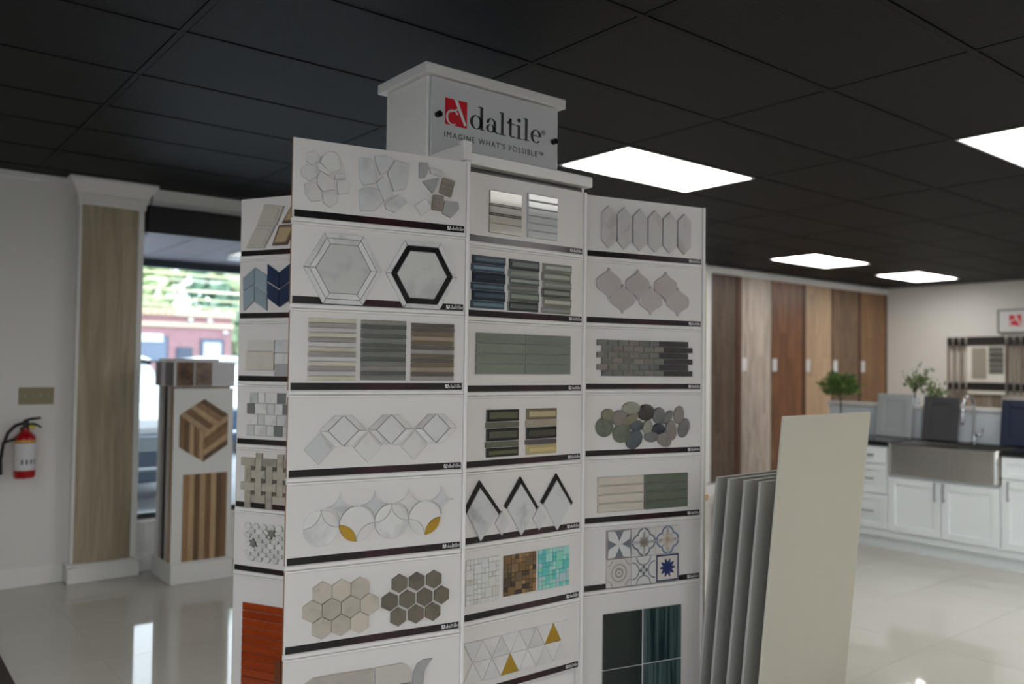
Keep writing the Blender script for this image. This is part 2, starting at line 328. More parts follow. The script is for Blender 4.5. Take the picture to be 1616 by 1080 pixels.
c = MB(); zc0, zc1 = Zc(-.633), Zc(-.595)
c.cbox(6.85, 7.5, 3.492, 4.33, zc0, zc1); c.cbox(6.85, 7.5, 1.68, 2.612, zc0, zc1); c.cbox(7.33, 7.5, 2.612, 3.492, zc0, zc1)
tag(c.build('worktop', BLKC), 'black stone worktop running over the white base cabinets', 'worktop')
SS = mat('brushed_steel', srgb(206, 204, 200), .24, 1, noise=(3, srgb(192, 190, 186), (30, 30, .5), .3, .7))
sk = thing('apron_sink', 'stainless steel apron sink set into the black worktop', 'sink', (6.83, 2.624, 0)); W_ = .866
za, zb_ = Zc(-.862), Zc(-.600); R_ = .05; m = MB(); pr = []
for k in range(9): a = math.radians(90*k/8); pr.append((R_*.62*(1-math.sin(a)), R_*(1-math.cos(a))))
pr += [(-.004, W_*.5)]+[(x, W_-y) for x, y in pr[::-1]]; n_ = len(pr); lo, hi = za+.006, zb_-.006
V = [(x+.006, y, za) for x, y in pr]+[(x, y, lo) for x, y in pr]+[(x, y, hi) for x, y in pr]+[(x+.006, y, zb_) for x, y in pr]
F = [(r*n_+k+1, r*n_+k, (r+1)*n_+k, (r+1)*n_+k+1) for r in range(3) for k in range(n_-1)]
B_ = len(V); V += [(.045, 0, za), (.045, W_, za), (.045, W_, zb_), (.045, 0, zb_)]
F += [tuple(range(n_))+(B_+1, B_), tuple(range(4*n_-1, 3*n_-1, -1))+(B_+3, B_+2)]
m.add(V, F); smooth_by(m.build('apron', SS, sk), 40)
m = MB(); m.box(.046, .06, 0, W_, Zc(-.62), Zc(-.602)); m.box(.47, .499, 0, W_, Zc(-.85), Zc(-.602)); m.box(.06, .47, 0, .02, Zc(-.85), Zc(-.602)); m.box(.06, .47, W_-.02, W_, Zc(-.85), Zc(-.602)); m.box(.06, .47, .02, W_-.02, Zc(-.862), Zc(-.84)); m.build('basin', SS, sk)
# low wall behind the worktop, with its ledge
lw = thing('knee_wall', 'low white panelled wall with a ledge behind the worktop', 'half wall', (7.5, 1.70, 0))
MB().box(.001, .12, 0, 2.70, 0, Zc(-.335)).build('wall', mat('pale_blue_white_paint', srgb(214, 222, 228), .5), lw); MB().cbox(-.025, .145, -.02, 2.72, Zc(-.335), Zc(-.30), .005).build('ledge', TRIMW, lw)
# faucet
CH = mat('chrome', srgb(200, 202, 206), .08, 1)
fa = thing('kitchen_faucet', 'tall chrome gooseneck faucet behind the apron sink', 'faucet', (7.40, 3.03, zc1))
m = MB(); m.lathe([(.028, 0), (.028, .008), (.018, .014), (.016, .09), (.013, .10)], n=18); smooth_by(m.build('base', CH, fa))
pts = [(0, 0, .09), (0, 0, .30)]+[(-.085+.085*math.cos(a), .02*(1-math.cos(a))/2, .30+.095*math.sin(a)) for a in [math.radians(18*k) for k in range(1, 11)]]+[(-.17, .02, .28)]
smooth_by(MB().tube(pts, .0105, 12).build('gooseneck', CH, fa)); smooth_by(MB().tube([(-.17, .02, .285), (-.17, .02, .27), (-.17, .02, .17), (-.17, .02, .155)], [.012, .017, .018, .013], 14).build('spray_head', CH, fa))
smooth_by(MB().tube([(0, -.014, .065), (0, -.055, .067), (0, -.06, .075), (-.006, -.072, .125)], [.012, .012, .008, .005], 10).build('lever', CH, fa))
# cabinet door samples leaning on the low wall
def door_sample(label, col, y0, y1, h, x):
    t = thing('cabinet_door_sample', label, 'door sample', (x, y0, zc1+.002), 0, 'cabinet door samples on the worktop')
    m_ = mat('paint_'+label.split()[0], srgb(*col), .42); W_ = y1-y0; r = .062; m = MB()
    m.box(-.006, 0, r*.9, W_-r*.9, r*.9, h-r*.9); MBf = MB()
    for a in ((0, r, 0, h), (W_-r, W_, 0, h), (r, W_-r, 0, r), (r, W_-r, h-r, h)): MBf.cbox(-.02, 0, a[0], a[1], a[2], a[3], .002)
    for o in (m.build('panel', m_, t), MBf.build('frame', m_, t)): pass
    t.rotation_euler = (0, math.radians(9), 0); return t
door_sample('grey light shaker door sample, palest of the three on the worktop', (186, 190, 193), 3.565, 3.885, .388, 7.41)
door_sample('charcoal shaker door sample left of the faucet', (84, 82, 85), 3.165, 3.465, .375, 7.41)
door_sample('navy blue shaker door sample at the right end of the worktop', (28, 40, 66), 2.42, 2.83, .37, 7.41)
# plants
LEAF = mat('leaf_green', srgb(124, 150, 76), .5, noise=(25, srgb(72, 106, 48), (1, 1, 1), .35, .65)); STEM = mat('stem_brown', srgb(58, 50, 38), .7)
def leaf(m, p, d, L, wd):
    d = Vector(d).normalized(); s = d.cross(Vector((rnd.uniform(-1, 1), rnd.uniform(-1, 1), rnd.uniform(.2, 1)))).normalized(); nn = s.cross(d); p = Vector(p)
    m.add([p, p+d*L*.35+s*wd+nn*wd*.3, p+d*L, p+d*L*.35-s*wd+nn*wd*.3, p+d*L*.4-nn*wd*.2], [(0, 4, 1), (1, 4, 2), (2, 4, 3), (3, 4, 0)])
def bush(label, loc, cz, r, n_, h_stem, sprig=False, pot=None):
    t = thing('potted_plant', label, 'plant', loc, 0, 'green plants by the knee wall')
    pr, ph, pc = pot; smooth_by(MB().lathe([(pr*.75, 0), (pr, ph*.9), (pr*1.05, ph), (pr*.9, ph), (pr*.85, ph*.85)], n=20).build('pot', pc, t))
    s = MB(); s.tube([(0, 0, ph*.6), (.004, .003, cz*.6), (0, 0, cz)], [.008, .007, .006], 8); f = MB()
    for k in range(26 if not sprig else 9):
        th = rnd.uniform(0, 6.283); ph_ = rnd.uniform(-.35, 1.2); q = Vector((math.cos(th)*math.cos(ph_), math.sin(th)*math.cos(ph_), math.sin(ph_)))*r*rnd.uniform(.75, 1.12)
        if sprig: q.x *= .5; q.z = abs(q.z)*1.1
        c0 = Vector((0, 0, cz-r*.3)); e = c0+q+Vector((0, 0, r*.25)); s.tube([c0, c0+q*.5+Vector((0, 0, r*.2)), e], [.003, .002, .0012], 5)
        for j in range(n_):
            u = rnd.uniform(.2, 1.0); pp = c0.lerp(e, u)+Vector((rnd.gauss(0, .02), rnd.gauss(0, .02), rnd.gauss(0, .02)))
            leaf(f, pp, (q.x+rnd.uniform(-.1, .1), q.y+rnd.uniform(-.1, .1), q.z+rnd.uniform(-.05, .12)), rnd.uniform(.03, .05), rnd.uniform(.008, .014))
    s.build('stems', STEM, t); f.build('foliage', LEAF, t)
WPOT = mat('white_pot', srgb(222, 226, 232), .25)
bush('bushy green plant on a dark stem at the left end of the worktop', (7.25, 4.14, zc1), .43, .165, 46, .3, pot=(.07, .16, WPOT))
bush('sprig plant on the ledge behind the light grey door sample', (7.56, 3.60, Zc(-.30)), .17, .19, 16, .1, True, pot=(.05, .06, WPOT))
bush('small low sprig plant on the ledge left of the charcoal door sample', (7.57, 3.42, Zc(-.30)), .10, .10, 12, .05, True, pot=(.04, .05, WPOT))
# sample racks and sign on the right wall
DK = mat('dark_header_print', srgb(44, 40, 36), .35, noise=(14, srgb(30, 26, 22), (1, 1, 3), .3, .7)); FIN = mat('dark_red_edge', srgb(104, 58, 48), .5); GR = mat('greige_tile', srgb(160, 154, 140), .3); DG = mat('slate_grey_tile', srgb(104, 102, 94), .3, var=.25)
rackW = .755
for k, (ya, lab) in enumerate([(5.37, 'wall rack of tile sample boards, left one on the right wall'), (4.585, 'wall rack of tile sample boards at the right edge, under the red and white sign')]):
    t = thing('sample_rack', lab, 'display rack', (X1-.003, ya, 0), 0, 'tile sample racks on the right wall')
    MB().box(-.03, 0, -rackW, 0, Zc(-.30), Zc(.49)).build('backboard', mat('rack_white', srgb(196, 190, 180), .5), t)
    for (za, zb_) in ((-.14, .49), (-.30, -.145)):
        z0, z1 = Zc(za), Zc(zb_); hh = min(.125, (zb_-za)*.7)
        for q in range(3):
            f = MB().cbox(-.10, -.03, -.012-.087*q, -.087*q, z0, z1-.005, .002).build('sample_board', mat('sample_board_white', srgb(232, 228, 220), .5), t)
            MB().box(-.106, -.1005, -.0125-.087*q, .0005-.087*q, z0, z1-.006).build('edge', FIN, f)
            MB().box(-.11, -.1065, -.070-.087*q, -.002-.087*q, z1-hh, z1-.004).build('header_strip', DK, f)
        b_ = MB().cbox(-.10, -.09, -rackW, -.262, z0, z1, .002).build('sample_board', mat('sample_board_white', srgb(232, 228, 220), .5), t)
        MB().box(-.104, -.1005, -rackW, -.262, z1-hh, z1).build('header_strip', DK, b_)
        if k < 2 and za > -.2:
            MB().cbox(-.11, -.1005, -.52, -.33, z0+.05, z1-.15, .002).build('tile', GR, b_)
            for q in range(5): MB().cbox(-.11, -.1005, -.735, -.55, z0+.12+.075*q, z0+.187+.075*q, .002).build('tile', DG, b_)
for q in range(6):
    m_ = wood('swatch_wood_%d' % q, srgb(*[(168, 154, 138), (140, 126, 110), (182, 170, 156), (150, 134, 116), (172, 160, 146), (132, 118, 104)][q]), srgb(120, 106, 92), 'z', 3, .5)
    tag(MB().cbox(-.012, 0, -.115, 0, 0, .62, .002).build('plank_sample', m_, None, (X1-.045, 5.40-.12*q, Zc(-.93))), ['leftmost', 'second', 'third', 'fourth', 'fifth', 'rightmost'][q]+' narrow wood plank in the row below the left wall rack', 'plank sample', 'plank samples below the left rack')
sh = MB(); sh.cbox(X1-.16, X1, 4.60, 5.45, Zc(-.965), Zc(-.932)); tag(sh.build('wall_shelf', TRIMW), 'white shelf on the right wall carrying the plank samples', 'shelf')
# ------------------------------------------------------------------ outside the window
ASPH = mat('pale_asphalt', srgb(150, 152, 156), .9, noise=(2, srgb(132, 134, 138), (1, 1, 1), .3, .7))
struct(MB().box(-60, 90, -50, 120, -.25, -.10).build('trim_20', ASPH)).name = 'ground'
SOF = mat('mauve_soffit', srgb(80, 70, 80), .5); FAS = mat('dark_teal_fascia', srgb(40, 52, 58), .5)
so = thing('canopy', 'mauve board canopy over the pavement outside the window', 'canopy', (-1.2, WY+.17, 2.595))
sb = MB().cbox(.006, .394, 0, 2.85, 0, .04, .005).me('soffit_board', SOF)
for k in range(25): link('soffit_board', sb, so, (.4*k, 0, 0))
MB().box(0, 10, 0, 2.85, .041, .30).build('roof_deck', FAS, so); MB().cbox(-.05, 10.05, 2.85, 2.95, -.08, .34).build('fascia', FAS, so)
for x in (.1, 9.7): MB().cbox(x, x+.16, 2.6, 2.76, -2.695, 0).build('post', FAS, so)
dl = thing('canopy_light', 'square white light under the canopy outside', 'light fixture', (3.36, 8.27, 2.595))
MB().cbox(-.32, .32, -.24, .24, -.045, -.001, .01).build('housing', mat('fixture_white', srgb(230, 230, 228), .5), dl)
# brick building across the street
BR = mat('red_brick', srgb(150, 92, 92), .8); n = BR.node_tree.nodes; l = BR.node_tree.links
bt = n.new('ShaderNodeTexBrick'); tcx = n.new('ShaderNodeTexCoord'); mpp = n.new('ShaderNodeMapping'); mpp.inputs['Rotation'].default_value = (math.pi/2, 0, 0); l.new(tcx.outputs['Object'], mpp.inputs[0]); l.new(mpp.outputs[0], bt.inputs[0])
bt.inputs['Color1'].default_value = srgb(168, 126, 132); bt.inputs['Color2'].default_value = srgb(156, 112, 120); bt.inputs['Mortar'].default_value = srgb(200, 170, 168); bt.inputs['Scale'].default_value = 4.5; bt.inputs['Mortar Size'].default_value = .012
l.new(bt.outputs[0], n['Principled BSDF'].inputs['Base Color'])
TAN = mat('tan_coping', srgb(226, 206, 178), .7); GLB = mat('blue_grey_glass', srgb(110, 126, 150), .15); WSG = mat('white_sign', srgb(222, 232, 236), .5); DDR = mat('dark_door', srgb(78, 88, 106), .5)
bb = thing('brick_building', 'low red brick building with tan bands across the street', 'building', (10.22, 28, -.10))
z = lambda q: q+EYE+.10
MB().box(-16, 0, 0, 9, 0, z(1.50)).build('wall', BR, bb)
MB().cbox(-16.1, .1, -.12, 9, z(1.50), z(1.72), .02).build('coping', TAN, bb); MB().cbox(-16, .05, -.08, 0, z(1.14), z(1.30), .02).build('band', TAN, bb)
rb = MB()
for k in range(64): rb.box(-15.9+.22*k, -15.78+.22*k, -.15, -.12, z(1.53), z(1.69))
o = rb.build('coping_ribs', mat('tan_rib', srgb(206, 178, 148), .7), bb); o['kind'] = 'stuff'
for nm, a, b, za, zb_, m_ in (('window', 7.2, 8.15, .0, .84, GLB), ('door', 8.40, 8.93, -1.5, .50, DDR), ('window', 9.17, 9.95, .05, .79, GLB), ('window', 3.6, 6.0, .0, .84, GLB)):
    f_ = MB().cbox(a-10.22, b-10.22, -.05, .02, z(za), z(zb_), .01).build(nm, DDR, bb)
    MB().box(a-10.22+.06, b-10.22-.06, -.065, -.051, z(za)+.06, z(zb_)-.06).build('pane', m_, f_)
    if a > 9: MB().box(a-10.22+.12, b-10.22-.12, -.08, -.066, z(za)+.06, z(zb_)-.14).build('sign', WSG, f_)
MB().cbox(-3.05, -2.25, -.12, -.051, z(.63), z(.9), .02).build('sign_board', WSG, bb)
for a in (-.25, -.78, -1.4): MB().lathe([(.05, z(.95) if a == -.25 else z(1.32)), (.09, z(1.0) if a == -.25 else z(1.38)), (.05, z(1.06) if a == -.25 else z(1.45))], (a, -.12), 10).build('wall_lamp', WSG, bb)
# trees
TL = [mat('tree_green_%d' % k, srgb(*c), .8, noise=(.9, srgb(c[0]-50, c[1]-40, c[2]-36), (1, 1, 1), .35, .65)) for k, c in enumerate([(192, 210, 172), (204, 220, 168), (170, 202, 176)])]
BARK = mat('bark', srgb(84, 74, 66), .9)
def tree(k, x, y_, h, r, label):
    t = thing('tree', label, 'tree', (x, y_, -.10), 0, 'trees behind the brick building')
    MB().tube([(0, 0, 0), (.1, 0, h*.4), (0, .1, h*.8)], [.3, .22, .1], 8).build('trunk', BARK, t)
    m = MB(); rr = random.Random(k); blobs = [(Vector((rr.gauss(0, r*.45), rr.gauss(0, r*.4), h*rr.uniform(.25, .95))), r*rr.uniform(.3, .5)) for _ in range(16)]
    for c0, br in blobs:
        for _ in range(170):
            d = Vector((rr.gauss(0, 1), rr.gauss(0, 1), rr.gauss(0, 1))).normalized(); p = c0+d*br*rr.uniform(.75, 1.05); s = rr.uniform(.16, .34)
            a = d.orthogonal().normalized(); b = d.cross(a); th = rr.uniform(0, 6.28); a, b = a*math.cos(th)+b*math.sin(th), b*math.cos(th)-a*math.sin(th); tl = d*rr.uniform(-.15, .15)
            m.add([p-a*s, p-b*s*.6+tl, p+a*s, p+b*s*.6-tl], [(0, 1, 2), (0, 2, 3)])
    m.build('crown', TL[k % 3], t)
for k, (x, y_, h, r) in enumerate([(4.6, 40, 10, 2.1), (10.1, 40, 10, 2.1), (15.4, 40.5, 10, 2.1), (21.5, 43, 12, 2.4), (-1, 42, 11, 2.8), (17.6, 50, 14, 3), (12.1, 31, 6, 1.3), (12.0, 50, 14, 3), (27.5, 43, 12, 2.4), (33.5, 43, 11, 2.4), (24.5, 51, 14, 3), (31, 52, 14, 3)]):
    tree(k, x, y_, h, r, ['tree with a grey-green crown', 'tree with a yellow-green crown', 'tree with a dark green crown'][k % 3]+' beyond the building, '+['left of the middle', 'at its centre', 'past its right end', 'far to the right', 'far to the left', 'back row right', 'close beside its right corner', 'back row left', 'front row, second from right', 'front row, far right', 'back row, third from the left', 'back row, far right'][k])
# reflections in the window glass, built as pale cables on two poles
for x, s_ in ((-9, 'left'), (31, 'right')):
    t = thing('utility_pole', 'wooden utility pole carrying the reflection cables, %s of the window view' % s_, 'utility pole', (x, 24, -.1)); MB().tube([(0, 0, 0), (0, 0, 7)], [.16, .12], 10).build('pole', BARK, t); MB().cbox(-.06, .06, -.06, .5, 2.6, 5.2).build('bracket', BARK, t)
CB = mat('pale_reflection', srgb(226, 222, 180), .5)
for k, zc in enumerate((3.02, 2.58, 2.34, 2.12)):
    zz = zc+EYE-.55; pts = [(-9+4*j, 24.2+.08*k, zz+.02*(j-5)**2) for j in range(11)]
    tag(MB().tube(pts, .028, 6).build('reflection_streak', CB), ['highest', 'second highest', 'third', 'lowest'][k]+' of the pale glass reflections built as cables before the trees', 'reflection', 'glass reflections built as cables')
# parked cars
def car(label, x, y_, body, front):
    t = thing('car', label, 'car', (x, y_, -.10), 0, 'white cars parked outside'); m = MB()
    prof = [(-.02, .42, .95, .86), (.06, .30, 1.0, .95), (1.15, .28, 1.0, 1.10), (1.35, .28, 1.0, 1.12), (4.2, .30, 1.0, 1.10), (4.6, .40, .95, .95)]
    def loft(P, ins, b_):
        V = []; F = []; n_ = 10
        for (yy, z0, hw, z1) in P:
            hw *= .95; V += [(-hw*.96, yy, z0), (-hw, yy, (z0+z1)/2), (-hw*.97, yy, z1-.10), (-hw*ins, yy, z1-.02), (-hw*ins*.5, yy, z1), (hw*ins*.5, yy, z1), (hw*ins, yy, z1-.02), (hw*.97, yy, z1-.10), (hw, yy, (z0+z1)/2), (hw*.96, yy, z0)]
        for k in range(len(P)-1): F += [(k*n_+j, k*n_+(j+1) % n_, (k+1)*n_+(j+1) % n_, (k+1)*n_+j) for j in range(n_)]
        F += [tuple(range(n_-1, -1, -1)), tuple(range((len(P)-1)*n_, len(P)*n_))]
        b_.add(V, F)
    loft(prof, .88, m); smooth_by(m.build('body', body, t), 40)
    g_ = MB(); loft([(1.2, 1.0, .93, 1.12), (1.9, 1.0, .84, 1.62), (2.4, 1.0, .82, 1.68), (3.6, 1.0, .80, 1.62), (4.3, 1.0, .86, 1.12)], .86, g_); smooth_by(g_.build('cabin', mat('painted_sky_glass', srgb(226, 236, 242), .12), t), 40)  # cabin glass coloured pale to stand for the bright sky reflected in it
    r_ = MB(); loft([(1.85, 1.58, .80, 1.66), (2.4, 1.64, .80, 1.73), (3.7, 1.58, .78, 1.67)], .86, r_); smooth_by(r_.build('roof', body, t), 40)
    f_ = MB(); f_.cbox(-.92, .92, -.10, .0, .26, .80, .03); fo = f_.build('front_fascia', front, t)
    gr = MB()
    for k in range(5): gr.cbox(-.42, .42, -.125, -.10, .62+.035*k, .635+.035*k, .003)
    gr.build('grille', mat('grille_chrome', srgb(220, 226, 232), .2, .6), fo); MB().cbox(-.93, .93, -.16, -.02, .40, .44, .015).build('bumper_line', mat('grille_chrome', srgb(220, 226, 232), .2, .6), t)
    for sx_ in (-1, 1):
        MB().cbox(sx_*.72-.16, sx_*.72+.16, -.07, .0, .72, .86, .02).build('headlight', WSG, t)
        for wy in (.85, 3.75):
            wh_ = MB(); wh_.cyl((sx_*.78, wy, .34), (sx_*.97, wy, .34), .34, 22); wh_.cyl((sx_*.9, wy, .34), (sx_*.98, wy, .34), .2, 16, i=1); wh_.build('wheel', [RUB, CHR], t)
CARW = mat('car_white', srgb(236, 238, 240), .18); CARF = mat('car_dark_blue', srgb(58, 76, 100), .25)
car('white car with a dark blue front parked just outside the window', 2.42, 9.75, CARW, CARF)
car('second white car farther right outside, behind the display', 6.05, 14.2, CARW, CARF)
# ------------------------------------------------------------------ wood-look sample stand by the window
SW = mat('stand_white', srgb(222, 221, 218), .45)
st = thing('sample_stand', 'white stand holding patterned wood sample boards in front of the window', 'display stand', (1.735, 5.78, 0))
b = MB(); b.cbox(0, .42, .0, .44, 0, .135, .004); b.build('base', SW, st)
s = MB(); s.cbox(.0, .42, .36, .375, .135, 1.52); s.build('back_panel', SW, st)
hd = MB(); hd.cbox(-.012, -.004, -.005, .42, 1.33, 1.50, .001); hd.cbox(-.012, .40, -.014, -.006, 1.33, 1.50, .001); hd.build('header_panel', mat('header_white', srgb(208, 206, 210), .25), st)
PH = [mat('photo_print_%d' % k, srgb(*c), .25, noise=(16, srgb(*c2), (1, 1, 1), .35, .65)) for k, (c, c2) in enumerate([((74, 62, 62), (38, 32, 34)), ((96, 88, 92), (44, 38, 42)), ((122, 92, 70), (58, 42, 36)), ((140, 122, 110), (92, 76, 68))])]
for k, (a, b_) in enumerate([(.0, .125), (.215, .41)][::-1]): MB().box(-.0145, -.0125, .41-b_, .41-a-.02, 1.335, 1.495).build('photo_print', PH[k], st)
for k, (a, b_) in enumerate([(.004, .118), (.128, .24)]): MB().box(a, b_, -.0165, -.0145, 1.335, 1.495).build('photo_print', PH[k+2], st)
WA = [wood('oak_strip_%d' % k, srgb(*c), srgb(*d), 'z', 3, .5, .08) for k, (c, d) in enumerate([((190, 160, 124), (168, 138, 104)), ((138, 104, 72), (112, 84, 58)), ((158, 124, 88), (132, 102, 72)), ((114, 90, 62), (92, 72, 50))])]
def lean_board(y, label, first=False):
    t = thing('sample_board', label, 'sample board', (1.735, y, .137), 0, 'boards standing in the wood sample stand')
    MB().cbox(-.002+(0 if first else .004), .40, 0, .014, 0, 1.30 if not first else 1.18, .001).build('panel', SW if first else None or SW, t); return t
fb = lean_board(5.785, 'white board with a wooden hexagon cube and a striped wood panel, front of the stand', True)
# hexagon cube: three rhombi of strips; striped rectangle below
def zq(q): return q+EYE-.137
cx, cz = 1.935-1.735, zq(-.465); R = .215
hx = [(cx+R*.875*math.sin(math.radians(60*k)), cz+R*math.cos(math.radians(60*k))) for k in range(6)]     # 0 top, clockwise
ctr = (cx, cz-.02)
def quadstrips(P, n_, cols_):
    a0, a1, b1, b0 = [Vector(p) for p in P]
    for k in range(n_):
        a, b_ = (k+.03)/n_, (k+.97)/n_
        MB().tile([a0.lerp(a1, a), a0.lerp(a1, b_), b0.lerp(b1, b_), b0.lerp(b1, a)], 0, -.006, .001).build('wood_strip', WA[cols_[k]], fb)
quadstrips([hx[5], hx[0], hx[1], ctr], 5, [0, 1, 0, 2, 3])
quadstrips([hx[4], hx[3], ctr, hx[5]], 5, [1, 3, 0, 1, 0])
quadstrips([ctr, hx[3], hx[2], hx[1]], 5, [0, 1, 2, 0, 3])
for k in range(8): MB().tile([(.070+.037*k, zq(-1.345)), (.0705+.037*k+.036, zq(-1.345)), (.0705+.037*k+.036, zq(-.76)), (.070+.037*k, zq(-.76))], 0, -.006, .001).build('wood_strip', WA[[2, 0, 3, 0, 1, 0, 3, 1][k]], fb)
for k, (y, c, lb_) in enumerate([(5.86, (190, 160, 126), 'pale oak board just behind the front board of the stand'), (5.93, (214, 210, 204), 'white edged board in the middle of the stand'), (6.0, (74, 60, 50), 'dark brown board third from the front of the stand'), (6.07, (206, 202, 196), 'off-white board at the back of the stand')]):
    t = thing('sample_board', lb_, 'sample board', (1.739, y, .137), 0, 'boards standing in the wood sample stand')
    MB().cbox(0, .40, 0, .022, 0, 1.31-.01*k, .001).build('panel', wood('stand_board_%d' % k, srgb(*c), srgb(*[int(q*.85) for q in c]), 'z'), t)
# ------------------------------------------------------------------ leaning porcelain slabs in a floor rack
SL = mat('matt_greige_slab', srgb(192, 187, 172), .55, noise=(2, srgb(187, 182, 167), (1, 1, 1), .3, .7)); SLG = mat('grey_slab', srgb(158, 156, 150), .5); SLE = mat('slab_edge', srgb(186, 180, 164), .6)
rk = thing('slab_rack', 'low white floor rack holding the leaning slabs', 'rack', (2.60, 1.72, 0))
r_ = MB(); r_.cbox(0, .70, -.02, .62, 0, .06); r_.build('base', SW, rk)
for k in range(8): MB().cbox(.02, .68, -.018+.083*k, -.006+.083*k, .06, .16, .003).build('divider', SW, rk)
LBS = ['tall beige slab, frontmost and highest in the floor rack', 'grey slab right behind the tall beige slab', 'second grey slab behind the tall beige slab', 'third grey slab behind the tall beige slab', 'rearmost grey slab, nearest the tile display']
for k, (yt, zt_, L) in enumerate([(1.731, -.169, 1.225), (1.828, -.416, .975), (1.894, -.418, .975), (1.966, -.42, .975), (2.022, -.42, .975)]):
    a = math.radians(5.6); o_ = MB()
    t = thing('porcelain_slab', LBS[k], 'slab', (2.649, yt+L*math.sin(a), Zc(zt_)-L*math.cos(a)), 0, 'slabs leaning in the floor rack')
    V = MB().cbox(0, .61, 0, .011, 0, L, .0012); m_ = V.build('panel', SL if k == 0 else SLG, t); t.rotation_euler = (a, 0, 0)
tb = thing('display_table', 'low white table with a tan wood top behind the tile display', 'table', (2.62, 3.15, 0))
MB().cbox(0, 1.42, .0, .62, .71, .75, .004).build('top', wood('tan_top', srgb(188, 156, 124), srgb(168, 136, 104), 'x'), tb); MB().cbox(.02, 1.40, .02, .60, .0, .71, .004).build('body', SW, tb)
PAT = {'L0':[['w',[[32,183],[57,192],[72,179],[73,164],[51,149],[32,159]]],['w',[[82,181],[104,199],[126,196],[140,147],[108,130],[75,161]]],['w',[[15,132],[30,147],[59,148],[67,117],[43,98],[18,114]]],['w',[[67,117],[76,133],[115,114],[122,82],[84,72],[68,89]]],['w',[[64,150],[76,157],[113,128],[99,124],[73,136]]],['w',[[121,128],[150,136],[153,119],[121,114]]],['w',[[128,108],[160,118],[167,75],[132,68]]],['w',[[28,90],[62,97],[81,65],[78,43],[50,37],[31,60]]],['w',[[84,66],[128,74],[132,46],[107,25],[88,38]]],['m',[[197,190],[237,192],[255,149],[252,117],[212,106],[198,129]]],['m',[[247,203],[287,208],[311,199],[285,155],[268,146],[255,175]]],['m',[[316,198],[363,192],[351,109],[313,98],[290,154]]],['m',[[255,120],[278,142],[313,90],[280,63]]],['m',[[199,91],[229,104],[269,93],[278,60],[250,30],[204,25]]],['m',[[283,56],[327,88],[359,67],[318,30],[287,40]]],['g',[[398,203],[427,204],[433,186],[419,156],[399,151]]],['w',[[436,190],[478,184],[476,165],[438,172]]],['g',[[410,142],[467,161],[460,135],[446,106]]],['t',[[482,164],[526,156],[512,100],[469,112]]],['w',[[383,60],[422,87],[443,59],[408,29]]],['t',[[448,103],[486,103],[483,52],[444,54]]],['g',[[490,88],[538,86],[542,66],[513,33],[481,45]]]],'L6':[['s',[[59,155],[86,169],[144,170],[271,167],[272,93],[60,104]]],['s2',[[278,168],[366,169],[385,156],[397,134],[399,105],[279,109]]],['s',[[279,105],[399,102],[400,42],[280,51]]],['g',[[403,94],[406,132],[419,158],[442,168],[471,167],[458,155],[444,133],[439,84],[442,42],[404,49]]]],'S0':[['b',[[123,199],[222,185],[183,108],[85,114]]],['b',[[81,109],[177,104],[124,18],[30,23]]],['k',[[267,194],[331,192],[286,114],[213,116]]],['k',[[199,109],[287,106],[241,26],[165,26]]]],'S1':[['l',[[16,157],[75,196],[77,131],[18,101]]],['l',[[18,95],[77,126],[78,61],[23,20]]],['l',[[78,199],[142,165],[144,92],[80,126]]],['l',[[81,121],[144,87],[145,19],[82,55]]],['n',[[143,211],[201,175],[203,108],[145,140]]],['n',[[145,134],[203,103],[205,33],[146,71]]],['n',[[205,175],[260,209],[262,141],[207,108]]],['n',[[207,103],[262,135],[264,64],[209,33]]]]}

# ------------------------------------------------------------------ the tile display tower
DW = mat('display_white', srgb(224, 219, 215), .32); BRD = mat('board_white', srgb(216, 210, 206), .4); MDF = mat('brown_board_edge', srgb(128, 84, 52), .6)
GREYB = mat('grey_gloss_band', srgb(86, 82, 80), .12); LOGOW = mat('logo_white', srgb(225, 225, 225), .4); LOGOR = mat('logo_red', srgb(206, 16, 36), .35); INK = mat('sign_ink', srgb(52, 52, 56), .4)
ACR = mat('frosted_acrylic', srgb(206, 205, 205), .3)
COLS = {'L': (1.036, 2.345, -9.737, .452), 'M': (1.659, 2.317, -.644, .442), 'R': (2.245, 2.340, -13.085, .446), 'S': (1.282, 3.419, -62.632, .457)}
RNG = {'L': (-.006, .570), 'M': (-.008, .535), 'R': (-.016, .556), 'S': (-.005, .56)}
# strip print: black fading to maroon in the middle
STR = mat('black_maroon_strip', srgb(24, 20, 22), .16); n = STR.node_tree.nodes; l = STR.node_tree.links
t_ = n.new('ShaderNodeTexCoord'); x_ = n.new('ShaderNodeSeparateXYZ'); r_ = n.new('ShaderNodeValToRGB'); mr = n.new('ShaderNodeMapRange'); mr.inputs[2].default_value = .56
l.new(t_.outputs['Object'], x_.inputs[0]); l.new(x_.outputs[0], mr.inputs[0]); l.new(mr.outputs[0], r_.inputs[0]); l.new(r_.outputs[0], n['Principled BSDF'].inputs['Base Color'])
e = r_.color_ramp.elements; e[0].position = .3; e[0].color = srgb(20, 18, 20); e[1].position = 1; e[1].color = srgb(24, 20, 22); q = e.new(.48); q.color = srgb(54, 28, 34); q = e.new(.8); q.color = srgb(34, 24, 28)
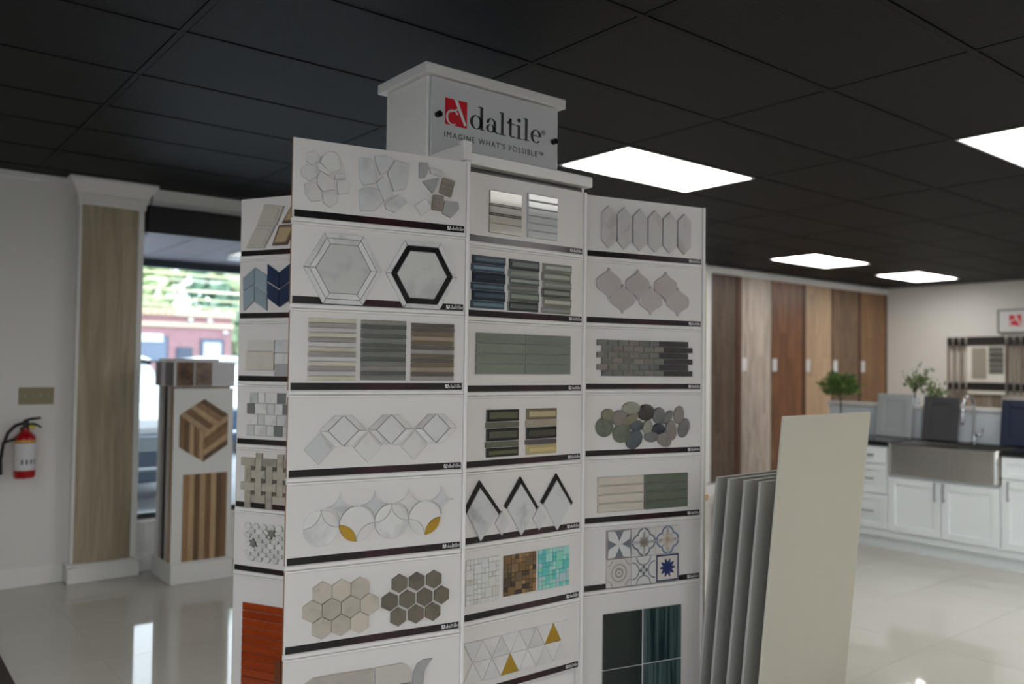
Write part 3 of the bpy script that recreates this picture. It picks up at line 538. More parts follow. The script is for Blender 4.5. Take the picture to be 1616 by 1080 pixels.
# lettering
def ring(m, c, ro, ri, a0=0, a1=360, y=0, d=.05, n_=26):
    V = []; full = abs(a1-a0) >= 360; k_ = n_ if full else n_+1
    for k in range(k_):
        a = math.radians(a0+(a1-a0)*k/n_); ca, sa = math.cos(a), math.sin(a)
        V += [(c[0]+ro[0]*ca, y, c[1]+ro[1]*sa), (c[0]+ri[0]*ca, y, c[1]+ri[1]*sa)]
    V = V+[(a, b-d, c_) for a, b, c_ in V]; N = 2*k_; F = []
    for k in range(n_):
        p, q = 2*k, (2*k+2) % N if full else 2*k+2
        F += [(N+p, N+q, N+q+1, N+p+1)[::-1], (p, q, N+q, N+p)[::-1], (p+1, q+1, N+q+1, N+p+1)]
    m.add(V, F)
def ply(m, P, y=0, d=.05):
    n_ = len(P); ar = sum(P[k][0]*P[(k+1) % n_][1]-P[k-n_+1][0]*P[k][1] for k in range(n_)); P = P if ar > 0 else P[::-1]
    V = [(a, y, b) for a, b in P]+[(a, y-d, b) for a, b in P]
    m.add(V, [tuple(range(n_, 2*n_))]+[(k, (k+1) % n_, n_+(k+1) % n_, n_+k) for k in range(n_)])
def rc(m, a, b, c, d): ply(m, [(a, c), (b, c), (b, d), (a, d)])
def word():
    m = MB(); X = [0]
    def sh(f, wdt):
        q = MB(); f(q); m.add([(v[0]+X[0], v[1], v[2]) for v in q.V], q.F); X[0] += wdt+.09
    def stem_l(q, top=1.62): rc(q, .16, .38, 0, top); ply(q, [(.0, top-.06), (.16, top-.10), (.16, top), (.0, top-.03)]); rc(q, .0, .56, 0, .055)
    def d(q): ring(q, (.5, .48), (.5, .5), (.27, .45)); rc(q, .82, 1.05, 0, 1.62); ply(q, [(.64, 1.56), (.82, 1.52), (.82, 1.62), (.64, 1.59)]); rc(q, 1.05, 1.22, 0, .055)
    def a(q): ring(q, (.40, .28), (.38, .29), (.17, .24)); rc(q, .64, .86, .05, .74); ring(q, (.46, .68), (.40, .32), (.19, .26), 0, 165); ring(q, (.16, .72), (.11, .12), (.001, .001)); ply(q, [(.80, .0), (1.04, .02), (1.04, .075), (.86, .11)])
    def l_(q): stem_l(q)
    def t(q): rc(q, .2, .42, .16, 1.32); rc(q, .02, .72, .92, .99); ring(q, (.50, .19), (.30, .20), (.09, .13), 180, 325); ply(q, [(.02, .99), (.2, .99), (.42, 1.32), (.36, 1.32)])
    def i(q): stem_l(q, .98); ring(q, (.27, 1.34), (.15, .15), (.001, .001))
    def e_(q): ring(q, (.5, .49), (.49, .5), (.25, .45), 0, 318); rc(q, .2, .97, .49, .56)
    for f, wd in ((d, 1.2), (a, 1.02), (l_, .56), (t, .70), (i, .56), (l_, .56), (e_, .98)): sh(f, wd)
    return m, X[0]-.09
WORD, WLEN = word()
def word_mesh(name, h, mt, depth=.0008, length=None):
    s = h; sx_ = (length/WLEN) if length else h
    return mesh(name, [(v[0]*sx_, v[1]*depth/.05, v[2]*s) for v in WORD.V], WORD.F, mt)
def emblem(m_sq, m_fg, S, d=.0006):
    """square mark with a pale swash: returns two meshes"""
    a = MB(); rc(a, 0, S, 0, S); a.V = [(v[0], v[1]*d/.05, v[2]) for v in a.V]
    b = MB(); ply(b, [(.40*S, 1.0*S), (.56*S, 1.0*S), (.97*S, .12*S), (.88*S, .06*S)]); ring(b, (.34*S, .30*S), (.30*S, .30*S), (.21*S, .25*S), 30, 300); ply(b, [(.10*S, .42*S), (.18*S, .50*S), (.62*S, .70*S), (.60*S, .62*S)])
    b.V = [(v[0], v[1]*d/.05-d, v[2]) for v in b.V]
    return a.me('emblem', m_sq), b.me('emblem_swash', m_fg)
sw_word = word_mesh('strip_lettering', .0078, LOGOW, .0006, .044); sw_em, sw_fg = emblem(LOGOW, STR, .0125)
# tower body
TX0, TX1, TY0, TY1 = 1.645, 2.222, 2.337, 2.99
tw = thing('tile_display_tower', 'tall white display tower with wings and a sign box on top', 'display tower', ((TX0+TX1)/2, (TY0+TY1)/2, 0))
tx, ty = (TX0+TX1)/2, (TY0+TY1)/2; hx_, hy_ = (TX1-TX0)/2, (TY1-TY0)/2
m = MB(); m.cbox(-hx_, hx_, -hy_+.0, hy_, .08, Zc(.668)); m.build('core', DW, tw); MB().cbox(-hx_+.03, hx_-.03, -hy_+.05, hy_-.05, 0, .08).build('plinth', DW, tw)
MB().box(-hx_+.004, hx_-.012, -hy_+.006, hy_-.01, Zc(.668), Zc(.693)).build('gloss_band', GREYB, tw)
m = MB(); m.cbox(hx_-.012, hx_, -hy_, -hy_+.02, Zc(.668), Zc(.694), .001); m.build('corner_post', DW, tw)
m = MB(); m.cbox(-hx_-.012, hx_+.012, -hy_-.036, hy_+.03, Zc(.693), Zc(.734), .004); m.build('tray', DW, tw)
m = MB(); m.cbox(-hx_-.022, -hx_+.004, -hy_-.03, hy_-.2, Zc(.70), Zc(.758), .003); m.cbox(-hx_-.026, -hx_+.008, -hy_-.044, -hy_-.012, Zc(.70), Zc(.768), .003); m.build('tray_rim', DW, tw)
sbx = (1.612-tx, 2.218-tx, 2.518-ty, 2.81-ty)
MB().cbox(*sbx, Zc(.734), Zc(1.05)).build('sign_box', DW, tw); MB().cbox(1.588-tx, 2.262-tx, 2.492-ty, 2.838-ty, Zc(1.05), Zc(1.087), .002).build('sign_cap', DW, tw)
pl = MB().cbox(0, .61, -.005, 0, 0, .31, .0012).build('sign_plate', ACR, tw, (1.622-tx, 2.512-ty, Zc(.736)))
em, fg = emblem(LOGOR, LOGOW, .098); link('emblem', em, pl, (.060, -.005, .145)); link('emblem_swash', fg, pl, (.060, -.005, .145))
link('lettering', word_mesh('lettering', .054, INK, .001, .350), pl, (.172, -.005, .152))
def text(body, size, mt, name, parent, loc, width=None, sp=1.0):
    cu = bpy.data.curves.new(name, 'FONT'); cu.body = body; cu.size = size; cu.extrude = .0004; cu.space_character = sp; cu.resolution_u = 3
    o = bpy.data.objects.new(name, cu); C.objects.link(o); dg = bpy.context.evaluated_depsgraph_get(); dg.update()
    me = bpy.data.meshes.new_from_object(o.evaluated_get(dg)); bpy.data.objects.remove(o)
    xs = [v.co.x for v in me.vertices]; k = width/(max(xs)-min(xs)) if width else 1
    for v in me.vertices: x, y, z_ = v.co; v.co = ((x-min(xs))*k, -z_-.0002, y)
    me.materials.clear(); me.materials.append(mt); return link(name, me, parent, loc)
text("IMAGINE WHAT'S POSSIBLE\u2122", .030, INK, 'tagline', pl, (.058, -.0055, .098), .475, 1.25)
text('\u00ae', .028, INK, 'registered_mark', pl, (.522, -.0055, .19))
for x in (.026, .585):
    m = MB(); m.cyl((x, -.024, .172), (x, -.005, .172), .0115, 18); smooth_by(m.build('standoff', mat('black_steel', srgb(28, 28, 30), .25, .6), pl), 40)
# wings: backing panels behind the boards and the rails that hold them
FR = {}
for k, (x0, y0, hd_, zt_) in COLS.items():
    fr_ = (Vector((x0, y0, Zc(zt_))), math.radians(hd_)); FR[k] = fr_; u0, u1 = RNG[k]
    loc = (x0-tx, y0-ty, 0)
    if k != 'M':
        MB().cbox(u0+.004, u1+(.26 if k == 'S' else 0), .0116, .026, .02, Zc(zt_)+.222, .001).build('wing_panel', DW, tw, loc, fr_[1])
    rails = [Zc(zt_)-.26*i for i in range(6)]
    rm = MB(); rm.cbox(u0+.002, u1-.002, -.0045, .006, -.0255, -.0130, .0015); rm.cbox(u0+.002, u1-.002, -.007, .006, -.0335, -.0265, .0015); rme = rm.me('rail', DW)
    for zr in rails: link('rail', rme, tw, (x0-tx, y0-ty, zr), fr_[1])
    if k != 'S':
        cm = MB(); cm.cbox(u1+.0005, u1+.0115, -.009, .022, .02, Zc(zt_)+.228, .002); cm.build('side_channel', DW, tw, loc, fr_[1])
    if k == 'R': MB().cbox(u1+.012, u1+.03, .004, .03, .02, Zc(zt_)-.03, .003).build('side_post', mat('cream_post', srgb(214, 206, 190), .4), tw, loc, fr_[1])
# ------------------------------------------------------------------ sample boards
def board(col, row, label, rows=1):
    P, rz = FR[col]; u0, u1 = RNG[col]; o = Vector((P.x, P.y, P.z-.26*row))
    t = thing('mosaic_board', label, 'sample board', o, rz, 'mosaic sample boards on the display tower'); dz = -.26*(rows-1)
    MB().box(u0, u1-.0005, .0012, .0112, -.0125+dz, .2275).build('board_core', MDF, t); MB().box(u0+.0006, u1-.0005, 0, .0012, -.0125+dz, .2275).build('face_sheet', BRD, t)
    s = link('strip', MB().box(0, u1-.006, -.0008, 0, -.0108, .0108).me('strip', STR), t, (0, 0, dz))
    w0 = u1-.006-.062
    link('strip_lettering', sw_word, s, (w0+.016, -.0008, -.0055)); link('emblem', sw_em, s, (w0+.001, -.0008, -.0063)); link('emblem_swash', sw_fg, s, (w0+.001, -.0008, -.0063))
    return t
def tl(t, poly, m_, h=.007, name='tile', b=.0012, mm=True):
    P = [(a/1000, c/1000) for a, c in poly] if mm else poly
    return MB().tile(P, -.0001, -h, b).build(name, m_, t)
def rect(a, b, c, d): return [(a, c), (b, c), (b, d), (a, d)]
MW = marble('white_marble', srgb(214, 210, 206), srgb(190, 188, 186)); MG = marble('carrara_marble', srgb(196, 195, 194), srgb(160, 161, 162)); MK = mat('black_marble', srgb(22, 20, 22), .15)
GS = marble('grey_stone', srgb(158, 156, 154), srgb(136, 134, 132), .5); TS = mat('striated_taupe', srgb(146, 132, 120), .5, noise=(6, srgb(112, 100, 92), (3, 3, 12), .3, .7)); CS = marble('cream_stone', srgb(206, 196, 184), srgb(192, 182, 170), .5)
GOLD = mat('brass', srgb(196, 156, 62), .3, .75)
K = {'w': marble('tumbled_white', srgb(206, 202, 198), srgb(190, 186, 182), .55), 'm': marble('tumbled_grey_white', srgb(196, 195, 193), srgb(176, 175, 174), .55), 'g': GS, 't': TS, 's': mat('oyster_tile', srgb(178, 170, 160), .35, noise=(5, srgb(162, 154, 144), (6, 1, 6), .3, .7)), 's2': mat('oyster_pale_tile', srgb(188, 180, 172), .35),
     'b': mat('beige_glaze', srgb(190, 182, 172), .25), 'k': mat('tan_glaze', srgb(178, 156, 122), .25), 'l': mat('pale_blue_glass', srgb(140, 156, 164), .15, var=.06), 'n': mat('navy_glass', srgb(28, 46, 78), .12, var=.08)}
def rounded(P, n_=3):
    """soften the corners of a polygon a little"""
    out = []; N = len(P)
    for k in range(N):
        a, b, c = Vector(P[k-1]), Vector(P[k]), Vector(P[(k+1) % N]); out += [b.lerp(a, .13)[:], b.lerp(a, .035).lerp(b.lerp(c, .035), .5)[:], b.lerp(c, .13)[:]]
    return out
# --- left wing
t = board('L', 0, 'board of three clusters of broken flagstone mosaic, top of the left wing')
for k, p in PAT['L0']: tl(t, rounded(p), K[k], .009)
t = board('L', 1, 'board with two large marble hexagons, one framed in white, one in black')
def hexpts(c, r, kx=1.0): return [(c[0]+r*kx*math.cos(math.radians(60*k)), c[1]+r*math.sin(math.radians(60*k))) for k in range(6)]
for c, r, mid in (((154, 99), 124, MW), ((415, 98), 124, MK)):
    tl(t, hexpts(c, r*.695), marble('pale_grey_marble', srgb(194, 191, 187), srgb(174, 172, 170)), .008)
    for a_, b_, m_ in ((.71, .855, mid), (.87, 1.0, marble('veined_white_marble', srgb(206, 204, 202), srgb(176, 176, 176)))):
        i_, o_ = hexpts(c, r*a_), hexpts(c, r*b_)
        for k in range(6):
            j = (k+1) % 6; q = [Vector(i_[k]).lerp(Vector(i_[j]), .008), Vector(o_[k]).lerp(Vector(o_[j]), .008), Vector(o_[j]).lerp(Vector(o_[k]), .008), Vector(i_[j]).lerp(Vector(i_[k]), .008)]
            tl(t, [v[:] for v in q], m_, .008, b=.0007)
t = board('L', 2, 'board of three blocks of thin stone strips in cream, olive grey and brown')
def sc(nm, c, v_=.06, ro=.35): return mat('strip_'+nm, srgb(*c), ro, var=v_, noise=(8, srgb(*[int(q*.88) for q in c]), (1, 8, 8), .3, .7))
CR, TP, WH = sc('cream', (202, 194, 172)), sc('taupe', (158, 148, 142)), sc('white', (198, 192, 190)); O1, O2, O3 = sc('olive', (118, 118, 110)), sc('dark_olive', (88, 88, 80)), sc('ash', (142, 136, 126)); B1, B2, B3 = sc('brown', (98, 86, 78)), sc('umber', (112, 98, 76)), sc('sand', (160, 140, 118))
for (u0, u1, v0, v1), cs in (((50, 198, 17, 208), [CR, TP, WH]*4+[CR]), ((214, 363, 19, 208), [O3, O2, O1, O2, O1, O2, O2, O1, O2, O1, O3, O2, O1]), ((381, 531, 18, 204), [B1, B1, B2, B3, B2, B1, TP, B2, B1, B2, B3, B1, TP])):
    N = len(cs); hgt = (v1-v0)/N
    for k in range(N): tl(t, rect(u0, u1, v1-hgt*(k+1)+.9, v1-hgt*k-.9), cs[k], .006+.002*(k % 2), b=.0009)
t = board('L', 3, 'board of three linked white marble diamonds with slim side pieces')
for k in range(3):
    cx_, cy_ = 163+154*k, 125; D = 46
    dm = lambda x, y_: [(x, y_+D), (x-D-1, y_), (x, y_-D), (x+D+1, y_)]
    tl(t, dm(cx_, cy_), marble('pearl_marble', srgb(208, 205, 203), srgb(196, 193, 191)), .008)
    for s in (-1, 1):
        tl(t, [(cx_+s*49, cy_-1), (cx_+s*74, cy_-1), (cx_+s*27, cy_-D-2), (cx_+s*2, cy_-D-2)], MW, .008); tl(t, [(cx_+s*49, cy_+1), (cx_+s*74, cy_+1), (cx_+s*27, cy_+D), (cx_+s*2, cy_+D)], marble('warm_marble', srgb(200, 194, 188), srgb(178, 172, 166)), .008)
    tl(t, [(cx_-76, cy_-8), (cx_-76-44, cy_-8-46), (cx_-76, cy_-8-92), (cx_-76+44, cy_-8-46)] if k else [(cx_-76, cy_-8), (cx_-76-44, cy_-8-46), (cx_-76, cy_-8-92), (cx_-76+44, cy_-8-46)], MG if k == 0 else K['w'], .008)
t = board('L', 4, 'board of four marble circles with petals, two of the petals in brass')
def arc(c, r, a0, a1, n_=14): return [(c[0]+r*math.cos(math.radians(a0+(a1-a0)*k/n_)), c[1]+r*math.sin(math.radians(a0+(a1-a0)*k/n_))) for k in range(n_+1)]
WT = marble('plain_white_marble', srgb(212, 208, 204), srgb(204, 200, 196))
for k, (cx_, cy_) in enumerate([(98, 93), (210, 98), (323, 97), (436, 99)]):
    r = 55; up = k % 2 == 0
    top = (cx_, cy_+r) if up else (cx_, cy_-r); s = 1 if up else -1
    # concave curves from the tip to both sides: arcs about (cx-+r, cy+s*r)
    def lens(sd):
        inner = arc((cx_+sd*r, cy_+s*r), r, *((180, 270) if s > 0 else (180, 90)) if sd > 0 else ((0, -90) if s > 0 else (0, 90)), n_=10)
        outer = arc((cx_, cy_), r, *((0, 90) if s > 0 else (0, -90)) if sd > 0 else ((180, 90) if s > 0 else (180, 270)), n_=10)
        P = inner+outer[1:-1]; c0 = (sum(p[0] for p in P)/len(P), sum(p[1] for p in P)/len(P)); return [(c0[0]+(p[0]-c0[0])*.965, c0[1]+(p[1]-c0[1])*.965) for p in P]
    body = arc((cx_-r, cy_+s*r), r, *((-90, 0) if s > 0 else (90, 0)), n_=10)
    body2 = arc((cx_+r, cy_+s*r), r, *((180, 270) if s > 0 else (180, 90)), n_=10)[1:]
    low = arc((cx_, cy_), r, *((0, -180) if s > 0 else (0, 180)), n_=22)[1:-1]
    P = body+body2+low; tl(t, [(cx_+(p[0]-cx_)*.975, cy_-s*6+(p[1]-cy_+s*6)*.975) for p in P], MW if up else WT, .008, b=.0008)
    for sd in (-1, 1):
        g_ = (k == 1 and sd == -1) or (k == 3 and sd == 1); tl(t, lens(sd), GOLD if g_ else WT, .008, b=.0006)
for k, (cx_, cy_) in enumerate([(157, 152), (268, 153), (380, 154), (494, 152)]):
    P = []
    for q in range(4): P += [(cx_+48*a, cy_+48*b) for a, b in [((1-math.sin(th)), (1-math.cos(th))) for th in [math.radians(90*j/6) for j in range(6)]]] if 0 else []
    for sx_, sy_, rng in ((1, 1, range(0, 7)), (-1, 1, range(6, -1, -1)), (-1, -1, range(0, 7)), (1, -1, range(6, -1, -1))):
        P += [(cx_+sx_*44*(1-math.sin(math.radians(15*j))), cy_+sy_*44*(1-math.cos(math.radians(15*j)))) for j in rng][:-1]
    tl(t, P, MG if k != 2 else K['w'], .008, b=.0005)
t = board('L', 5, 'board of two hexagon clusters, one beige and one dark taupe')
BH = marble('beige_hex', srgb(182, 171, 158), srgb(168, 157, 144), .5, 14, .13); TH = marble('taupe_hex', srgb(106, 96, 83), srgb(88, 79, 68), .5, 22, .10)
for m_, r, P in ((BH, 33.3, [(107, 160), (166, 161), (225, 161), (77, 107), (136, 107), (196, 107), (256, 107), (107, 54), (166, 55), (225, 55)]), (TH, 29.8, [(354, 159), (413, 159), (472, 159), (323, 106), (382, 106), (441, 106), (500, 106), (352, 55), (412, 56), (470, 56)])):
    for c in P: tl(t, [(c[0]+r*math.cos(math.radians(30+60*k)), c[1]+r*math.sin(math.radians(30+60*k))) for k in range(6)], m_, .008)
t = board('L', 6, 'board of long rounded picket tiles in oyster grey, lowest in view on the left wing')
for k, p in PAT['L6']: tl(t, p, K[k], .008)
# --- middle column
def gl(nm, c, ro=.12, v_=.05): return mat('glass_'+nm, srgb(*c), ro, var=v_)
def framed(t, u0, u1, v0, v1, m_, dark, h=.010):
    """bevelled glass bar: a dark sloping border around a raised centre"""
    o_ = tl(t, rect(u0, u1, v0, v1), dark, h-.004, b=.002); b_ = min(9, (v1-v0)*.26)
    MB().tile([(a/1000, c/1000) for a, c in rect(u0+b_, u1-b_, v0+b_, v1-b_)], -h+.004, -h, .0018).build('raised_centre', m_, o_)
t = board('M', 0, 'board of two glossy glass blocks in beige and silver, top of the middle column')
BG_ = gl('beige', (184, 176, 164), .08); DL = gl('smoke', (74, 66, 62)); TB = gl('taupe', (150, 140, 132)); SV = gl('silver', (190, 190, 190), .07)
for a, b, m_ in ((128, 174, BG_), (121, 127, DL), (96, 120, TB), (88, 95, DL), (60, 87, BG_), (26, 59, BG_)): tl(t, rect(85, 227, a, b), m_, .008)
for k in range(6): tl(t, rect(256, 400, 26+27*k+.7, 26+27*(k+1)-.7), SV, .008, b=.003)
t = board('M', 1, 'board of three blocks of framed glass bars in navy, grey green and pale green')
for u0, u1, vt, hs, cs in ((15, 159, 202, [30, 27, 38, 26, 36, 28], [((70, 90, 104), (28, 36, 46)), ((120, 140, 154), (54, 70, 88)), ((34, 44, 60), (30, 38, 52)), ((92, 112, 124), (52, 68, 82)), ((64, 80, 92), (34, 46, 60)), ((104, 128, 138), (62, 80, 92))]), (176, 316, 202, [38, 27, 26, 26, 34, 36], [((104, 112, 106), (46, 48, 48)), ((140, 146, 136), (120, 126, 116)), ((150, 156, 146), (84, 92, 86)), ((126, 126, 120), (108, 108, 102)), ((140, 146, 134), (96, 100, 92)), ((96, 98, 94), (58, 58, 56))]), (332, 474, 200, [32, 34, 26, 34, 34, 26], [((172, 174, 164), (120, 120, 108)), ((166, 168, 158), (116, 114, 102)), ((150, 150, 142), (134, 132, 124)), ((140, 142, 132), (84, 82, 74)), ((176, 176, 164), (124, 120, 106)), ((150, 150, 144), (130, 128, 120))])):
    v = vt
    for k, (hh, (c1, c2)) in enumerate(zip(hs, cs)): o_ = -4 if k % 2 else 0; framed(t, u0+o_, u1+o_, v-hh+1, v-1, gl('bar_%d_%d_%d' % c1, c1), gl('rim_%d_%d_%d' % c2, c2)); v -= hh
t = board('M', 2, 'board of eight long sage green glass tiles in four rows')
SG = mat('sage_glass', srgb(124, 128, 116), .16, noise=(3, srgb(112, 118, 106), (1, 1, 4), .3, .7), var=.05)
for r in range(4):
    for c in range(2): tl(t, rect((36, 254)[c], (252, 470)[c], 50+36*r+1, 50+36*(r+1)-1), SG, .008)
t = board('M', 3, 'board of two small stacks of dark and golden framed glass bars')
for u0, u1, cs in ((85, 228, [((92, 92, 72), (36, 34, 28), 44, 0), ((100, 98, 80), (86, 84, 70), 22, 1), ((80, 80, 68), (28, 28, 24), 46, 0), ((98, 98, 82), (84, 84, 68), 22, 1), ((92, 92, 66), (32, 32, 26), 34, 0)]), (263, 407, [((180, 166, 130), (116, 100, 78), 42, 0), ((156, 146, 126), (140, 128, 106), 26, 1), ((72, 70, 62), (30, 28, 26), 44, 0), ((88, 78, 76), (78, 68, 66), 20, 1), ((196, 178, 126), (178, 160, 112), 36, 0)])):
    v = 187
    for c1, c2, hh, o_ in cs:
        if o_: tl(t, rect(u0-4, u1-2, v-hh+1.5, v-1.5), gl('bar_%d_%d_%d' % c1, c1), .008)
        else: framed(t, u0, u1, v-hh+1.5, v-1.5, gl('bar_%d_%d_%d' % c1, c1), gl('rim_%d_%d_%d' % c2, c2))
        v -= hh
t = board('M', 4, 'board of three tall marble diamonds with black chevron tops')
for k, (ax, bl_, br_) in enumerate([(56, -8, 148), (236, 165, 319), (406, 333, 488)]):
    top, sd, bot = 204, (103, 94, 88)[0], -5
    L_, R_, T_, B_ = (ax-78, sd), (ax+82, sd-6), (ax, top), (ax+4, bot)
    L_ = (bl_, sd+2); R_ = (br_, 90); Ti = (ax+3, top-26)
    Li = (bl_+8, sd-9); Ri = (br_-8, 80)
    tl(t, [Ti, (bl_+12, sd-4), (ax+8, bot), (br_-10, 84)], MG, .009)
    tl(t, [T_, L_, (bl_+9, sd-7), (ax+1, top-22)], MK, .010); tl(t, [T_, R_, (br_-9, 80), (ax+3, top-22)], MK, .010)
    if k < 2: tl(t, [(br_+9, 92), (br_-22, 48), (br_+9, 4), (br_+40, 48)], marble('frost_marble', srgb(206, 203, 202), srgb(198, 196, 195)), .007)
t = board('M', 5, 'board of three small square mosaics in pearl, bronze and aqua')
rs = random.Random(11)
def sheet(t, u0, u1, v0, v1, n_, cols_, pre, merge):
    cell_u, cell_v = (u1-u0)/n_, (v1-v0)/n_; done = set(); m = MB(); ms = [mat('%s_%d' % (pre, k), srgb(*c), .15) for k, c in enumerate(cols_)]
    for i in range(n_):
        for j in range(n_):
            if (i, j) in done: continue
            a = b = 1
            if rs.random() < merge and i < n_-1 and j < n_-1 and not {(i+1, j), (i, j+1), (i+1, j+1)} & done: a = b = 2
            done |= {(i+p, j+q) for p in range(a) for q in range(b)}
            m.tile([(x/1000, y_/1000) for x, y_ in rect(u0+cell_u*i+.5, u0+cell_u*(i+a)-.5, v0+cell_v*j+.5, v0+cell_v*(j+b)-.5)], -.0001, -.006-rs.random()*.001, .0006, rs.randrange(len(ms)))
    o_ = m.build('mosaic_sheet', ms, t); o_['kind'] = 'stuff'
sheet(t, 6, 148, 42, 196, 9, [(210, 208, 204), (204, 204, 196), (196, 192, 184), (214, 212, 208), (206, 206, 202)], 'pearl', .3)
sheet(t, 168, 315, 48, 191, 9, [(104, 84, 60), (150, 112, 74), (72, 60, 48), (124, 100, 72), (58, 50, 44), (112, 86, 52)], 'bronze', .22)
sheet(t, 327, 476, 46, 191, 9, [(110, 190, 184), (150, 204, 196), (168, 190, 196), (128, 200, 178), (92, 180, 176), (160, 200, 190)], 'aqua', .25)
t = board('M', 6, 'board of white marble triangles with brass triangles, lowest in view of the middle column')
A, Hh = 80, 70
for r in range(-1, 3):
    for c in range(-2, 7):
        for upw in (0, 1):
            ox, oy = (c*A+(r % 2)*A/2-2), 107-Hh*1+Hh*r
            P = [(ox, oy), (ox+A, oy), (ox+A/2, oy+Hh)] if upw else [(ox+A/2, oy+Hh), (ox+A*1.5, oy+Hh), (ox+A, oy)]
            if min(p[0] for p in P) < -6 or max(p[0] for p in P) > 500 or min(p[1] for p in P) < 14 or max(p[1] for p in P) > 182 : continue
            cx_, cy_ = sum(p[0] for p in P)/3, sum(p[1] for p in P)/3
            if upw and abs(P[2][0]-198) < 25 and abs(P[2][1]-107) < 8: m_ = GOLD
            elif upw and abs(P[2][0]-407) < 42 and abs(P[2][1]-177) < 8 and P[2][0] > 385: m_ = GOLD
            elif cx_ > 330 and cy_ > 110 and cx_ < 350: continue
            else: m_ = (MW, WT, K['w'], MG if rs.random() < .4 else WT)[rs.randrange(4)]
            P = [(cx_+(p[0]-cx_)*.975, cy_+(p[1]-cy_)*.975) for p in P]; tl(t, P, m_, .008, b=.0006)
# --- right wing
t = board('R', 0, 'board of six upright picket shaped marble tiles, top of the right wing')
PK = marble('blush_marble', srgb(190, 184, 182), srgb(172, 164, 160), .4, 12, .06)
for k in range(6):
    x = 92+(459-92)/5*k; w_ = 32; tl(t, [(x, 194), (x-w_, 162), (x-w_, 54), (x, 23), (x+w_, 54), (x+w_, 162)], PK, .010)
t = board('R', 1, 'board of six glossy lantern shaped tiles in pale pink')
LN = mat('pink_gloss', srgb(186, 176, 174), .08, noise=(6, srgb(176, 164, 160), (1, 1, 1), .3, .7), var=.04)
def lantern(c, w_, h_):
    q = []                                                   # one quarter: neck, ogee, belly
    for k in range(11):
        a = k/10; e_ = max(0, min(1, (a-.08)/.72)); q.append((w_*(.07+.93*e_*e_*(3-2*e_)), h_*(1-a)))
    P = [(x, y_) for x, y_ in q]+[(x, -y_) for x, y_ in q[:-1][::-1]]+[(-x, -y_) for x, y_ in q]+[(-x, y_) for x, y_ in q[:-1][::-1]]
    return [(c[0]+x, c[1]+y_) for x, y_ in P]
for k in range(3):
    tl(t, lantern((96+136*k, 146), 55, 61), LN, .010, b=.002); tl(t, lantern((161+134*k, 87), 55, 58), LN, .010, b=.002)
t = board('R', 2, 'board of a grey slate brick mosaic ending in six long black bricks')
BK = [marble('slate_brick_%d' % k, srgb(*c), srgb(*[int(q*.86) for q in c]), .6, 30, .08) for k, c in enumerate([(112, 112, 100), (126, 114, 108), (104, 104, 98), (120, 112, 104)])]; BLB = marble('black_slate', srgb(54, 50, 50), srgb(40, 38, 38), .6, 30)
for r in range(6):
    u0 = 44+(22 if r % 2 else 0); v1 = 184-24*r
    for c in range(6): tl(t, rect(u0+49*c+1, u0+49*(c+1)-1, v1-23, v1-1), BK[rs.randrange(4)], .009, 'tile', .0016)
    tl(t, rect(u0+295, u0+438, v1-23, v1-1), BLB, .009, 'tile', .0016)
t = board('R', 3, 'board of a cluster of flat oval pebbles in greys and greens')
PC = [(104, 108, 92), (126, 120, 100), (146, 142, 128), (130, 120, 114), (110, 108, 106), (60, 58, 52), (82, 86, 90), (46, 52, 62)]
PM = [marble('pebble_%d' % k, srgb(*c), srgb(*[int(q*.84) for q in c]), .5, 24, .05) for k, c in enumerate(PC)]
for (cu_, cv_, rx, rv, rot, ci) in [(97, 148, 30, 25, 0, 1), (82, 101, 40, 39, 0, 0), (150, 135, 33, 32, 20, 3), (206, 173, 43, 26, 0, 2), (204, 131, 39, 21, 30, 1), (277, 156, 41, 33, 0, 5), (339, 142, 30, 34, 0, 4), (383, 135, 34, 18, 50, 4), (439, 144, 25, 37, -8, 3), (232, 104, 33, 22, 0, 6), (285, 97, 24, 29, -20, 2), (339, 88, 31, 23, 0, 7), (400, 81, 27, 41, 5, 3), (464, 90, 27, 41, -20, 4), (162, 76, 41, 38, 20, 0), (221, 49, 43, 34, 40, 6), (303, 58, 34, 22, 0, 4), (366, 45, 38, 28, -30, 3)]:
    a = math.radians(rot); m = MB(); N = 18; pr_ = rs.uniform(.0, .001)
    V = [];
    for s, h in ((1, 0), (1, .006), (.9, .009), (.6, .011)): V += [((cu_+(rx*s*math.cos(q)*math.cos(a)-rv*s*math.sin(q)*math.sin(a)))/1000, -h-pr_, (cv_+(rx*s*math.cos(q)*math.sin(a)+rv*s*math.sin(q)*math.cos(a)))/1000) for q in [2*math.pi*j/N for j in range(N)]]
    F = [(k*N+j, k*N+(j+1) % N, (k+1)*N+(j+1) % N, (k+1)*N+j) for k in range(3) for j in range(N)]+[tuple(range(3*N, 4*N))]
    m.add(V, F); m.build('pebble', PM[ci], t, smooth=True)
t = board('R', 4, 'board of four cream bars beside four moss green bars')
CRM = mat('cream_gloss', srgb(200, 190, 178), .18, noise=(5, srgb(190, 178, 166), (1, 1, 6), .3, .7)); MOS = mat('moss_gloss', srgb(104, 108, 94), .16, noise=(4, srgb(88, 95, 82), (1, 1, 8), .3, .7), var=.05)
for r in range(4):
    tl(t, rect(54, 267, 28+35*r+1.5, 28+35*(r+1)-1.5), CRM, .010, b=.003); tl(t, rect(273, 485, 28+35*r+1, 28+35*(r+1)-1), MOS, .010, b=.003)
t = board('R', 5, 'board of six patterned cement tiles, one with a blue star')
BASE = [mat('encaustic_%d' % k, srgb(*c), .5) for k, c in enumerate([(146, 138, 134), (202, 196, 192), (204, 196, 190), (198, 190, 184), (204, 200, 196), (206, 194, 184)])]
